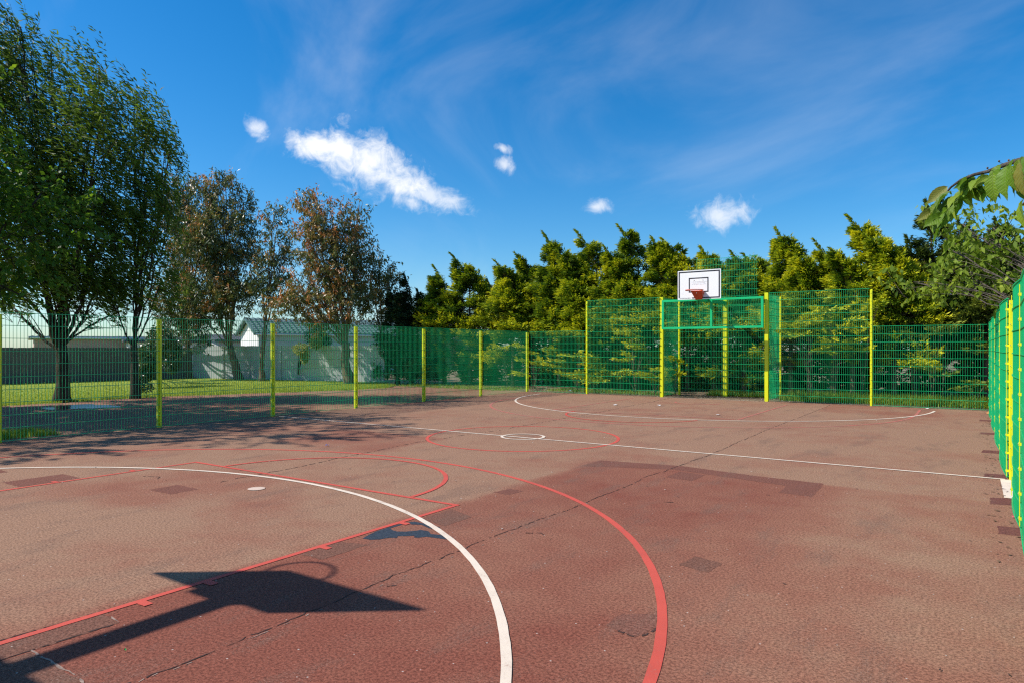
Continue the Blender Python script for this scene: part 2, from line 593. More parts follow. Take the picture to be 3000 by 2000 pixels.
n = 70000
yy = rng.uniform(4, 22.3, n)
xx = tarmac_edge(yy) - rng.uniform(-0.12, 14.5, n) * rng.uniform(0.05, 1, n)
v, f, t = blades(n, np.stack([xx, yy], -1), 0.06, 0.022)
go = link('grass', quads_mesh('grass', v, f, t), M_grass)
tag(go, 'short mown grass blades on the lawn', kind='stuff')
n = 900
yy = rng.uniform(4, 19, n); xx = tarmac_edge(yy) - rng.uniform(0.5, 12, n)
k = 5
ang = np.linspace(0, 2 * np.pi, k, endpoint=False)
cv = np.stack([xx, yy, np.full(n, 0.085)], -1)[:, None, :] + 0.017 * np.stack([np.cos(ang), np.sin(ang), 0.5 * np.cos(ang)], -1)[None]
do = link('daisies', quads_mesh('daisies', cv.reshape(-1, 3), np.arange(n * k).reshape(n, k)), M_daisy)
tag(do, 'tiny white daisies scattered over the lawn', kind='stuff')

# puddle on the tarmac edge below the willow
pud = []
for i in range(40):
    a = 2 * math.pi * i / 40
    r = 1 + 0.22 * math.sin(3 * a + 1) + 0.13 * math.sin(7 * a)
    pud.append((-18.6 + 1.0 * r * math.cos(a) * 0.75 - 0.3 * math.sin(a), 8.1 + 0.62 * r * math.sin(a) + 0.35 * math.cos(a), 0.006))
p = MB().add(pud, [tuple(range(40))]).build('puddle', M_water)
tag(p, 'shallow puddle on dark tarmac under the willow', kind='structure')

# ------------------------------------------------------------------ court markings (painted), patches and cracks: parts of the court
CXm, HALF = -6.16, 9.42


def strip(name, pts, w, mat, z, closed=False, jag=0.002):
    pts = np.array(pts, float)
    n = len(pts)
    v = []
    for i in range(n):
        if closed:
            t = pts[(i + 1) % n] - pts[i - 1]
        else:
            t = pts[min(i + 1, n - 1)] - pts[max(i - 1, 0)]
        t /= np.linalg.norm(t) + 1e-9
        nn = np.array((-t[1], t[0]))
        wl = w / 2 + random.uniform(-jag, jag)
        wr = w / 2 + random.uniform(-jag, jag)
        v += [(*(pts[i] + nn * wl), z), (*(pts[i] - nn * wr), z)]
    f = [(2 * i, 2 * i + 1, 2 * i + 3, 2 * i + 2) for i in range(n - 1)]
    if closed:
        f.append((2 * n - 2, 2 * n - 1, 1, 0))
    return MB().add(v, [q[::-1] for q in f]).build(name, mat, court)


def arc(cx, cy, r, a0, a1, n=90):
    a = np.radians(np.linspace(a0, a1, n))
    return np.stack([cx + r * np.cos(a), cy + r * np.sin(a)], -1)


def seg(a, b, n=40):
    return np.linspace(a, b, n)


ZR, ZW = 0.0028, 0.0052
far = lambda y: 2 * HALF - y
# near half
strip('painted_line', np.concatenate([seg((CXm + 5.12, -0.6), (CXm + 5.12, 1.6), 20), arc(CXm, 1.64, 5.12, 0, 180, 160), seg((CXm - 5.12, 1.6), (CXm - 5.12, -0.6), 20)]), 0.056, M_red, ZR)
strip('painted_line', arc(CXm, -0.42, 5.31, -2, 182, 170), 0.052, M_white, ZW)
strip('painted_line', seg((CXm - 2.15, -0.6), (CXm - 2.15, 5.0)), 0.048, M_red, ZR + 0.0006)
strip('painted_line', seg((CXm + 2.15, -0.6), (CXm + 2.15, 5.0), 60), 0.048, M_red, ZR + 0.0006)
strip('painted_line', seg((CXm - 2.18, 4.99), (CXm + 2.18, 4.99)), 0.048, M_red, ZR + 0.0012)
strip('painted_line', arc(CXm, 4.99, 1.56, 1, 179, 80), 0.05, M_red, ZR + 0.0018)
for y in (2.06, 2.47, 3.38, 4.22):
    strip('lane_mark', seg((CXm + 2.175, y), (CXm + 2.255, y), 4), 0.055, M_red, ZR + 0.0018)
    strip('lane_mark', seg((CXm - 2.255, y), (CXm - 2.175, y), 4), 0.055, M_red, ZR + 0.0018)
# middle
strip('painted_line', seg((-12.42, HALF - 0.05), (0.30, HALF), 120), 0.05, M_white, ZW + 0.0006)
strip('painted_line', arc(CXm - 0.02, HALF + 0.02, 1.57, 0, 360, 121)[:-1], 0.052, M_red, ZR, True)
strip('painted_line', arc(CXm - 0.04, HALF + 0.06, 0.35, 0, 360, 61)[:-1], 0.05, M_white, ZW + 0.0012, True)
# far half, more worn
strip('painted_line', np.concatenate([seg((CXm + 5.12, far(-0.1)), (CXm + 5.12, far(1.6)), 20), arc(CXm, far(1.64), 5.1, 0, -180, 160), seg((CXm - 5.12, far(1.6)), (CXm - 5.12, far(-0.1)), 20)]), 0.056, M_red2, ZR)
strip('painted_line', arc(CXm, far(-0.1), 5.42, -2, -178, 170), 0.055, M_white, ZW)
strip('painted_line', seg((CXm - 2.15, far(0.2)), (CXm - 2.15, far(4.85))), 0.05, M_red2, ZR + 0.0006)
strip('painted_line', seg((CXm + 2.15, far(0.2)), (CXm + 2.15, far(4.6))), 0.05, M_red2, ZR + 0.0006)
strip('painted_line', seg((CXm - 2.18, far(4.85)), (CXm + 2.1, far(4.6))), 0.05, M_red2, ZR + 0.0012)
strip('painted_line', arc(CXm, far(4.82), 1.56, 178, 345, 80), 0.05, M_red, ZR + 0.0018)
strip('painted_line', arc(CXm, far(0.7), 0.62, 185, 350, 30), 0.05, M_red2, ZR)
strip('painted_line', seg((-7.75, 19.52), (-4.75, 19.50), 30), 0.05, M_white2, ZW)
sp = arc(-6.21, 4.4, 0.088, 0, 360, 25)[:-1]
MB().add([(x, y, ZW) for x, y in sp], [tuple(range(24))]).build('penalty_spot', M_white2, court)
MB().add([(0.255, 8.25, ZW), (0.40, 8.25, ZW), (0.40, 9.40, ZW), (0.255, 9.40, ZW)], [(0, 1, 2, 3)]).build('threshold_strip', M_white, court)


def patch(name, pts, mat, z=0.0010, jag=0.007):
    out = []
    pts = [np.array(p) for p in pts]
    for i, p in enumerate(pts):
        q = pts[(i + 1) % len(pts)]
        n = max(2, int(np.linalg.norm(q - p) / 0.035))
        for k in range(n):
            s = p + (q - p) * k / n + np.array((random.uniform(-jag, jag), random.uniform(-jag, jag)))
            out.append((s[0], s[1], z))
    return MB().add(out, [tuple(range(len(out)))]).build(name, mat, court)


patch('repair_patch', [(-4.05, 7.55), (-3.0, 7.95), (-1.65, 7.68), (-1.64, 7.27), (-1.32, 7.27), (-1.34, 8.03), (-2.1, 8.08), (-3.0, 8.24), (-4.05, 8.06)][::-1], M_patch_dark)
patch('repair_patch', [(-2.9, 7.42), (-2.58, 7.38), (-2.58, 7.80), (-2.9, 7.86)], M_patch_dark, 0.0013)
patch('repair_patch', [(-1.66, 4.46), (-1.44, 4.42), (-1.42, 4.66), (-1.62, 4.71)], M_patch_brown)
patch('repair_patch', [(-1.62, 3.27), (-1.42, 3.22), (-1.38, 3.40), (-1.45, 3.56), (-1.61, 3.46)], M_patch_faint)
patch('repair_patch', [(-4.06, 5.65), (-3.86, 5.64), (-3.83, 5.87), (-4.02, 5.90)], M_patch_dark)
patch('repair_patch', [(0.14, 7.86), (0.33, 7.92), (0.34, 8.30), (0.14, 8.20)], M_patch_red)
patch('repair_patch', [(0.17, 6.63), (0.33, 6.66), (0.33, 6.95), (0.17, 6.93)], M_patch_red)
for y in (9.62, 11.85, 14.35, 16.9):
    patch('repair_patch', [(0.10, y - 0.17), (0.32, y - 0.17), (0.32, y + 0.16), (0.12, y + 0.14)], M_patch_red)
patch('repair_patch', [(-4.03, 1.0), (-3.79, 1.0), (-3.79, 1.84), (-4.03, 1.86)], M_patch_brown)
patch('repair_patch', [(-3.98, 0.6), (-3.09, 0.6), (-3.09, 1.425), (-3.78, 1.425), (-3.78, 1.0), (-3.98, 1.0)], M_patch_brown, 0.0008)
patch('repair_patch', [(-4.0, 3.18), (-3.75, 3.18), (-3.75, 3.62), (-4.0, 3.55)], M_patch_brown)
patch('repair_patch', [(-3.95, 4.42), (-3.62, 4.36), (-3.62, 4.72), (-3.95, 4.85)], M_patch_brown)
for x, y, sx, sy in [(-8.9, 2.55, 0.5, 0.28), (-8.6, 3.35, 0.22, 0.3), (-6.9, 3.9, 0.2, 0.15), (-9.8, 3.15, 0.3, 0.2)]:
    patch('repair_patch', [(x - sx, y - sy), (x + sx, y - sy), (x + sx, y + sy), (x - sx, y + sy)], M_patch_dark)
# dark tar spill beside the key line
spill = [gp(*q)[:2] for q in [(1062, 1576), (1080, 1566), (1100, 1556), (1128, 1547), (1150, 1540), (1180, 1532), (1188, 1533), (1160, 1541), (1143, 1546), (1150, 1552), (1165, 1556), (1190, 1556), (1222, 1553), (1232, 1551), (1255, 1555), (1262, 1563), (1280, 1565), (1300, 1566), (1315, 1569), (1327, 1573), (1320, 1578), (1308, 1579), (1280, 1575), (1250, 1571), (1225, 1574), (1212, 1573), (1215, 1568), (1190, 1569), (1165, 1569), (1163, 1574), (1140, 1574), (1110, 1579), (1085, 1580)]]
MB().add([(x, y, 0.0017) for x, y in spill], [tuple(range(len(spill)))]).build('tar_spill', M_tar, court)
spill2 = [gp(*q)[:2] for q in [(1196, 1528), (1216, 1527), (1245, 1533), (1262, 1536), (1290, 1544), (1275, 1551), (1255, 1545), (1235, 1536), (1205, 1535)]]
MB().add([(x, y, 0.0017) for x, y in spill2], [tuple(range(len(spill2)))]).build('tar_spill', M_tar, court)


def crack(pts, w, mat, z, wob=0.03, gap=0.0, step=0.05):
    """a broken hairline crack: several short jagged strips in one mesh"""
    P = np.array(pts, float)
    L = np.concatenate([[0], np.cumsum(np.linalg.norm(np.diff(P, axis=0), axis=1))])
    s = np.arange(0, L[-1], step)
    X = np.interp(s, L, P[:, 0]); Y = np.interp(s, L, P[:, 1])
    off = np.cumsum(rng.normal(0, wob * 0.35, len(s))); off -= np.linspace(off[0], off[-1], len(s)); off = np.clip(off, -wob, wob)
    tx, ty = np.gradient(X), np.gradient(Y)
    l = np.hypot(tx, ty) + 1e-9
    nx, ny = -ty / l, tx / l
    mb = MB()
    ww = w * rng.uniform(0.2, 1.5, len(s))
    for i in range(len(s) - 1):
        if random.random() < gap:
            continue
        a = np.array((X[i] + nx[i] * off[i], Y[i] + ny[i] * off[i])); b = np.array((X[i + 1] + nx[i + 1] * off[i + 1], Y[i + 1] + ny[i + 1] * off[i + 1]))
        na = np.array((nx[i], ny[i])) * ww[i] / 2; nb = np.array((nx[i + 1], ny[i + 1])) * ww[i + 1] / 2
        mb.add([(*(a + na), z), (*(a - na), z), (*(b - nb), z), (*(b + nb), z)], [(0, 1, 2, 3)])
    return mb.build('crack', mat, court)


crack([(-3.06, 1.0), (-3.08, 2.5), (-3.10, 3.5), (-3.06, 5.3), (-3.09, 7.7)], 0.0075, M_crack, 0.0023, 0.022, 0.10, 0.03)
crack([(-3.05, 7.7), (-3.02, 9.6), (-3.10, 12.6), (-3.06, 19.4)], 0.012, M_crack, 0.0023, 0.02, 0.25)
crack([(-3.045, 1.2), (-3.06, 3.0), (-3.05, 6.3)], 0.006, M_crack_pale, 0.0020, 0.02, 0.80, 0.03)
crack([(-6.85, 4.4), (-7.05, 6.6), (-7.2, 8.2), (-7.05, 10), (-7.1, 14), (-7.4, 19.4)], 0.016, M_crack, 0.0023, 0.03, 0.3)
crack([(-11.3, 5), (-11.2, 12), (-11.3, 19)], 0.014, M_crack, 0.0023, 0.03, 0.4)
crack([(-3.80, 1.43), (-3.1, 1.43)], 0.011, M_crack_pale, 0.0020, 0.012, 0.2, 0.03)
crack([(-4.03, 1.88), (-3.78, 1.84)], 0.008, M_crack_pale, 0.0020, 0.01, 0.2, 0.03)
crack([(-4.045, 0.8), (-4.04, 1.9)], 0.010, M_crack, 0.0023, 0.01, 0.25, 0.03)
crack([(-3.79, 1.0), (-3.785, 1.86)], 0.012, M_crack, 0.0023, 0.01, 0.25, 0.03)
for q in [[(-2.95, 4.55), (-2.85, 4.62), (-2.80, 4.58)], [(-2.45, 6.2), (-2.38, 6.26), (-2.36, 6.22)], [(-1.40, 3.25), (-1.36, 3.46)], [(-7.9, 4.1), (-7.7, 4.2), (-7.6, 4.1)], [(-3.0, 3.05), (-2.95, 3.1)], [(-1.55, 3.25), (-1.42, 3.22)]]:
    crack(q, 0.014, M_crack, 0.0024, 0.01, 0.1, 0.02)

# ------------------------------------------------------------------ fences
WIRE_V, WIRE_H = 0.0064, 0.0105
_panel_cache = {}


def panel_grid_mesh(L, z0, z1, bow=0.0):
    key = (round(L, 3), z0, z1, bow)
    if key in _panel_cache:
        return _panel_cache[key]
    n = int(round((L - 0.03) / 0.05))
    xs = 0.02 + 0.05 * np.arange(n)
    r = WIRE_V / 2 * 1.1
    zs = np.linspace(z0, z1, 6) if bow else np.array([z0, z1])
    mb = MB()
    for x in xs:
        y = bow * math.sin(math.pi * x / L)
        mb.tube([(x, y, zs[0]), (x, y, zs[-1])], [r, r], 4, cap=False)
    me = mb.mesh('wire_grid')
    # one pair of horizontal wires
    hb = MB()
    px_ = np.linspace(0.0, L, 9 if bow else 2)
    for dy in (-0.007, 0.007):
        hb.tube([(x, dy + bow * math.sin(math.pi * x / L), 0) for x in px_], [WIRE_H / 2 * 1.1] * len(px_), 4, cap=True)
    hm = hb.mesh('horizontal_wire')
    _panel_cache[key] = (me, hm)
    return me, hm


def fence_panel(parent, a, b, z0, z1, bow=0.0, mat=None):
    """mesh panel between two plan points: an Empty with the vertical wires and each pair of horizontal wires"""
    a = np.array(a, float); b = np.array(b, float)
    L = float(np.linalg.norm(b - a))
    p = bpy.data.objects.new('mesh_panel', None)
    col.objects.link(p)
    p.parent = parent
    p.location = (a[0], a[1], 0)
    p.rotation_euler = (0, 0, math.atan2(b[1] - a[1], b[0] - a[0]))
    gm, hm = panel_grid_mesh(L, z0, z1, bow)
    o = link('wire_grid', gm, mat or M_green, p)
    o['kind'] = 'stuff'
    z = z1 - 0.012
    while z > z0 - 0.02:
        w = link('horizontal_wire', hm, mat or M_green, p)
        w.location = (0, 0, z)
        z -= 0.2
    return p


_post_cache = {}


def post_meshes(h, w, d, clip_step):
    key = (h, w, d, clip_step)
    if key not in _post_cache:
        c = 0.006
        b = MB()
        prof = [(-w / 2 + c, -d), (w / 2 - c, -d), (w / 2, -d + c), (w / 2, -c), (w / 2 - c, 0), (-w / 2 + c, 0), (-w / 2, -c), (-w / 2, -d + c)]
        vs = [(x, y, -0.02) for x, y in prof] + [(x, y, h) for x, y in prof]
        fs = [(i, (i + 1) % 8, (i + 1) % 8 + 8, i + 8) for i in range(8)] + [tuple(range(8, 16)), tuple(range(7, -1, -1))]
        b.add(vs, fs)
        # clamp bar on the court side, stood off by the panel thickness
        cb = MB().box(-0.017, 0.017, 0.022, 0.027, 0.04, h - 0.02)
        cl = MB().box(-0.020, 0.020, 0.0005, 0.031, -0.012, 0.012)
        bo = MB().tube([(0, 0.031, 0), (0, 0.037, 0)], [0.006, 0.006], 6)
        _post_cache[key] = (b.mesh('post_shaft'), cb.mesh('clamp_bar'), cl.mesh('clip'), bo.mesh('bolt'))
    return _post_cache[key]


def fence_post(parent, x, y, h, facing, w=0.06, d=0.06, clip_step=0.4, clips=True):
    """facing: angle of the side that looks into the court; local +y is the court side"""
    sm, cm, km, bm = post_meshes(h, w, d, clip_step)
    o = link('post', sm, M_yellow, parent)
    o.location = (x, y, 0)
    o.rotation_euler = (0, 0, facing - math.pi / 2)
    if clips:
        link('clamp_bar', cm, M_yellow, o)
        z = h - 0.1
        while z > 0.1:
            k = link('clip', km, M_yellow, o)
            k.location = (0, 0, z)
            b = link('bolt', bm, M_bolt, o)
            b.location = (0, 0, z)
            z -= clip_step
    return o


XL, XR, YB, PITCH = -12.55, 0.325, 19.55, 2.5
LOW, HIGH = 2.035, 3.0


def thing_panelled(label, cat, group=None):
    return empty('mesh_fence', label, cat, group)


# left fence (court side faces +x)
fl = thing_panelled('low green wire mesh fence with lime yellow posts running beside the lawn and willows', 'fence')
pys = [4.30, 6.83, 9.32, 11.72, 14.22, 16.85, 19.50]
pys = [-0.6, 1.85] + pys
for i, y in enumerate(pys):
    fence_post(fl, XL, y, 2.0, 0.0, 0.075, 0.06, 0.2)
    if i:
        fence_panel(fl, (XL + 0.012, pys[i - 1] + 0.01), (XL + 0.012, y - 0.01), 0.035, LOW)
# back fence left of the goal
fb = thing_panelled('mesh fence stepping up from a low bay to a tall bay between corner and goal', 'fence')
FACE_B = -math.pi / 2
fence_panel(fb, (XL + 0.05, YB), (-10.36, YB), 0.035, LOW)
fence_post(fb, -10.33, YB + 0.01, HIGH - 0.03, FACE_B, 0.06, 0.06, 0.2)
fence_panel(fb, (-10.30, YB), (-7.84, YB), 0.035, HIGH)
# back fence right of the goal
fr = thing_panelled('mesh fence stepping down from tall to low bay, long grass and bare trunks behind', 'fence')
fence_panel(fr, (-4.66, YB), (-2.19, YB), 0.035, HIGH)
fence_post(fr, -2.15, YB + 0.01, HIGH - 0.03, FACE_B, 0.06, 0.06, 0.2)
fence_panel(fr, (-2.12, YB), (0.28, YB), 0.035, LOW)
# right fence, far and near of the gap (court side faces -x)
frf = thing_panelled('low green mesh fence with yellow clipped posts between the corner and the gateway gap', 'fence')
ry = [9.45, 11.88, 14.36, 16.9, 19.5]
for i, y in enumerate(ry):
    fence_post(frf, XR + 0.012, y, 2.0, math.pi, 0.08 if i else 0.09, 0.085, 0.2)
    if i:
        fence_panel(frf, (XR, ry[i - 1] + 0.02), (XR, y - 0.02), 0.035, LOW, 0.03)
frn = thing_panelled('low green mesh fence seen edge on, on the near side of the gateway gap', 'fence')
ry2 = [0.9, 3.3, 5.75, 6.86, 8.22]
ry2 = [1.86, 4.36, 6.84, 8.22]
for i, y in enumerate(ry2):
    fence_post(frn, XR + 0.012, y, 2.0, math.pi, 0.08, 0.085, 0.2)
    if i:
        fence_panel(frn, (XR, ry2[i - 1] + 0.02), (XR, y - 0.02), 0.035, LOW, 0.02)


# goal recess, built at the far end; a turned copy stands behind the camera
def bend(z):
    return z


def build_goal_recess(label):
    """local frame: x along the goal line, y away from court, origin at middle of the goal line"""
    g = empty('goal_recess', label, 'goal')
    xl, xr, dep = -1.62, 1.44, 1.55
    fence_post(g, xl, 0.0, HIGH, FACE_B, 0.10, 0.10, 0.2, clips=False)
    fence_post(g, xr, 0.0, HIGH, FACE_B, 0.10, 0.10, 0.2, clips=False)
    fence_post(g, xl - 0.02, dep, HIGH - 0.02, FACE_B, 0.06, 0.06, 0.2)
    fence_post(g, xr + 0.02, dep, HIGH - 0.02, FACE_B, 0.06, 0.06, 0.2)
    # splayed side panels and the back panel
    fence_panel(g, (xl, 0.11), (xl - 0.02, dep - 0.05), 0.035, HIGH)
    fence_panel(g, (xr, 0.11), (xr + 0.02, dep - 0.05), 0.035, HIGH)
    fence_panel(g, (xl + 0.02, dep + 0.0), (xl + 1.52, dep), 0.035, HIGH)
    fence_panel(g, (xl + 1.54, dep + 0.0), (xr - 0.02, dep), 0.035, HIGH)
    # taller ball stop panel over the back
    fence_panel(g, (-1.13, dep + 0.12), (0.80, dep + 0.12), 2.9, 4.28)
    # green crossbar frame with a fine mesh in it
    b = 0.062
    x0, x1, z0, z1 = xl + 0.055, xr - 0.055, 2.03, 2.90
    fr_ = bpy.data.objects.new('crossbar_frame', None)
    col.objects.link(fr_)
    fr_.parent = g
    MB().box(x0, x1, -0.115, -0.052, z1 - b, z1).build('top_rail', M_greenbar, fr_)
    MB().box(x0, x1, -0.115, -0.052, z0, z0 + b).build('bottom_rail', M_greenbar, fr_)
    for x in (x0, x1 - b, -0.10):
        MB().box(x, x + b, -0.114, -0.053, z0 + b, z1 - b).build('upright', M_greenbar, fr_)
    fence_panel(g, (x0 + b, -0.035), (x1 - b, -0.035), z0 + 0.03, z1 - 0.03)
    return g


def build_basketball(label):
    """origin on the ground under the middle of the backboard, y away from court"""
    t = empty('basketball_goal', label, 'basketball goal')
    pole_y = 3.02
    c = 0.0
    MB().box(-0.245, -0.115, pole_y - 0.065, pole_y + 0.065, -0.02, 2.97).build('pole', M_yellow, t)
    ar = MB()
    ar.box(-0.235, -0.125, 0.09, pole_y - 0.065, 2.80, 2.91)
    ar.build('arm', M_greenbar, t)
    MB().box(-0.30, 0.10, 0.03, 0.09, 2.805, 2.93).build('mounting_plate', M_greenbar, t)
    bd = MB().box(-0.60, 0.60, 0.0, 0.028, 2.80, 3.60).build('backboard', M_whiteboard, t)
    e = -0.0025

    def frame(name, x0, x1, z0, z1, w, bottom_from=None):
        m = MB()
        m.box(x0, x1, e, -0.0004, z1 - w, z1)
        m.box(bottom_from if bottom_from is not None else x0, x1, e, -0.0004, z0, z0 + w)
        m.box(x0, x0 + w, e, -0.0004, z0 + w, z1 - w)
        m.box(x1 - w, x1, e, -0.0004, z0 + w, z1 - w)
        m.build(name, M_black, bd)
    frame('border_line', -0.575, 0.575, 2.822, 3.575, 0.034, -0.19)
    frame('target_square', -0.285, 0.265, 2.99, 3.395, 0.03)
    # bolts and the faint three-line notice inside the square, the small lettering along the bottom edge
    for x, z in ((-0.13, 3.32), (0.11, 3.32)):
        MB().tube([(x, 0.001, z), (x, -0.006, z)], [0.011, 0.011], 8).build('bolt', M_bolt, bd)
    rr = random.Random(3)
    for z, xa, xb in ((3.275, -0.21, 0.22), (3.24, -0.17, 0.16), (3.205, -0.20, 0.19)):
        m = MB()
        x = xa
        while x < xb:
            wl = rr.uniform(0.012, 0.05)
            k = x
            while k < x + wl:
                hh = rr.choice((0.010, 0.010, 0.016))
                m.box(k, k + 0.005, e, -0.0004, z, z + hh)
                k += 0.0085
            x += wl + 0.013
        m.build('notice_line', M_greyprint, bd)
    m = MB()
    x = -0.545
    while x < -0.215:
        wl = rr.uniform(0.010, 0.02)
        hh = rr.uniform(0.022, 0.03)
        m.box(x, x + 0.006, e, -0.0004, 2.823, 2.823 + hh)
        if rr.random() < 0.75:
            m.box(x + 0.0065, x + wl - 0.004, e, -0.0004, 2.823 + rr.choice((0.0, hh - 0.007, hh / 2)), 2.823 + hh if rr.random() < 0.35 else 2.83 + hh / 2)
        x += wl + 0.008
    m.build('lettering', M_black, bd)
    # hoop: ring and tapered sheet bracket
    hp = bpy.data.objects.new('hoop', None)
    col.objects.link(hp)
    hp.parent = t
    cy, R, zr = -0.37, 0.232, 3.02
    ring = MB()
    a = np.linspace(0, 2 * math.pi, 41)
    ring.tube([(R * math.cos(k), cy + R * math.sin(k), zr) for k in a], [0.012] * 41, 8, cap=False)
    ring.build('rim', M_orange, hp, True)
    # bracket: a wedge, wide under the rim and narrow at the foot of the board
    br = MB()
    top = [(-0.155, -0.003, zr - 0.012), (0.155, -0.003, zr - 0.012), (0.13, cy + 0.17, zr - 0.012), (-0.17, cy + 0.17, zr - 0.012)]
    br.add([(-0.16, -0.20, zr - 0.008), (0.16, -0.20, zr - 0.008), (0.09, -0.012, 2.79), (-0.09, -0.012, 2.79),
            (-0.16, -0.003, zr - 0.008), (0.16, -0.003, zr - 0.008), (0.09, -0.003, 2.79), (-0.09, -0.003, 2.79)],
           [(0, 1, 2, 3), (0, 4, 5, 1), (0, 3, 7, 4), (1, 5, 6, 2), (3, 2, 6, 7), (4, 7, 6, 5)])
    br.build('bracket', M_orange, hp)
    MB().tube([(-0.01, -0.152, 2.965), (-0.01, -0.163, 2.955)], [0.012, 0.012], 8).build('bolt', M_whiteboard, hp)
    return t


def copy_tree(o, parent=None):
    c = o.copy()
    col.objects.link(c)
    c.parent = parent
    for ch in list(o.children):
        copy_tree(ch, c)
    return c


goal = build_goal_recess('tall mesh goal recess with a green crossbar frame beneath the white backboard, hedge behind')
goal.location = (-6.18, YB + 0.03, 0)
hoop = build_basketball('white basketball backboard with black target square and orange hoop above the mesh goal')
hoop.location = (-6.21, 18.30, 0)
goal2 = copy_tree(goal)
goal2['label'] = 'tall mesh goal recess at the opposite end of the court, facing the hedge end'
goal2.location = (-6.18, -0.68, 0)
goal2.rotation_euler = (0, 0, math.pi)
hoop2 = copy_tree(hoop)
hoop2['label'] = 'basketball goal throwing its backboard and rim shadow across the red key line'
hoop2.location = (-6.30, 0.57, 0)
hoop2.rotation_euler = (0, 0, math.pi)


# ------------------------------------------------------------------ foliage helpers
def unit(a):
    return a / (np.linalg.norm(a, axis=-1, keepdims=True) + 1e-9)


def leaf_quads(p, axis, length, width, curl=0.15):
    """diamond leaves at p pointing along axis, random roll"""
    n = len(p)
    axis = unit(axis)
    rnd = rng.normal(size=(n, 3))
    side = unit(np.cross(axis, rnd))
    nor = np.cross(axis, side)
    L = (length * rng.uniform(0.7, 1.25, n))[:, None]
    W = (width * rng.uniform(0.75, 1.2, n))[:, None]
    mid = p + axis * L * 0.45 + nor * L * curl * rng.uniform(-1, 1, (n, 1))
    v = np.stack([p, mid + side * W / 2, p + axis * L, mid - side * W / 2], 1)
    return v.reshape(-1, 3)


def quad_idx(n):
    return np.arange(4 * n).reshape(n, 4)


def bez(a, b, c, n):
    t = np.linspace(0, 1, n)[:, None]
    return (1 - t) ** 2 * a + 2 * t * (1 - t) * b + t * t * c


WIND = -RIGHT


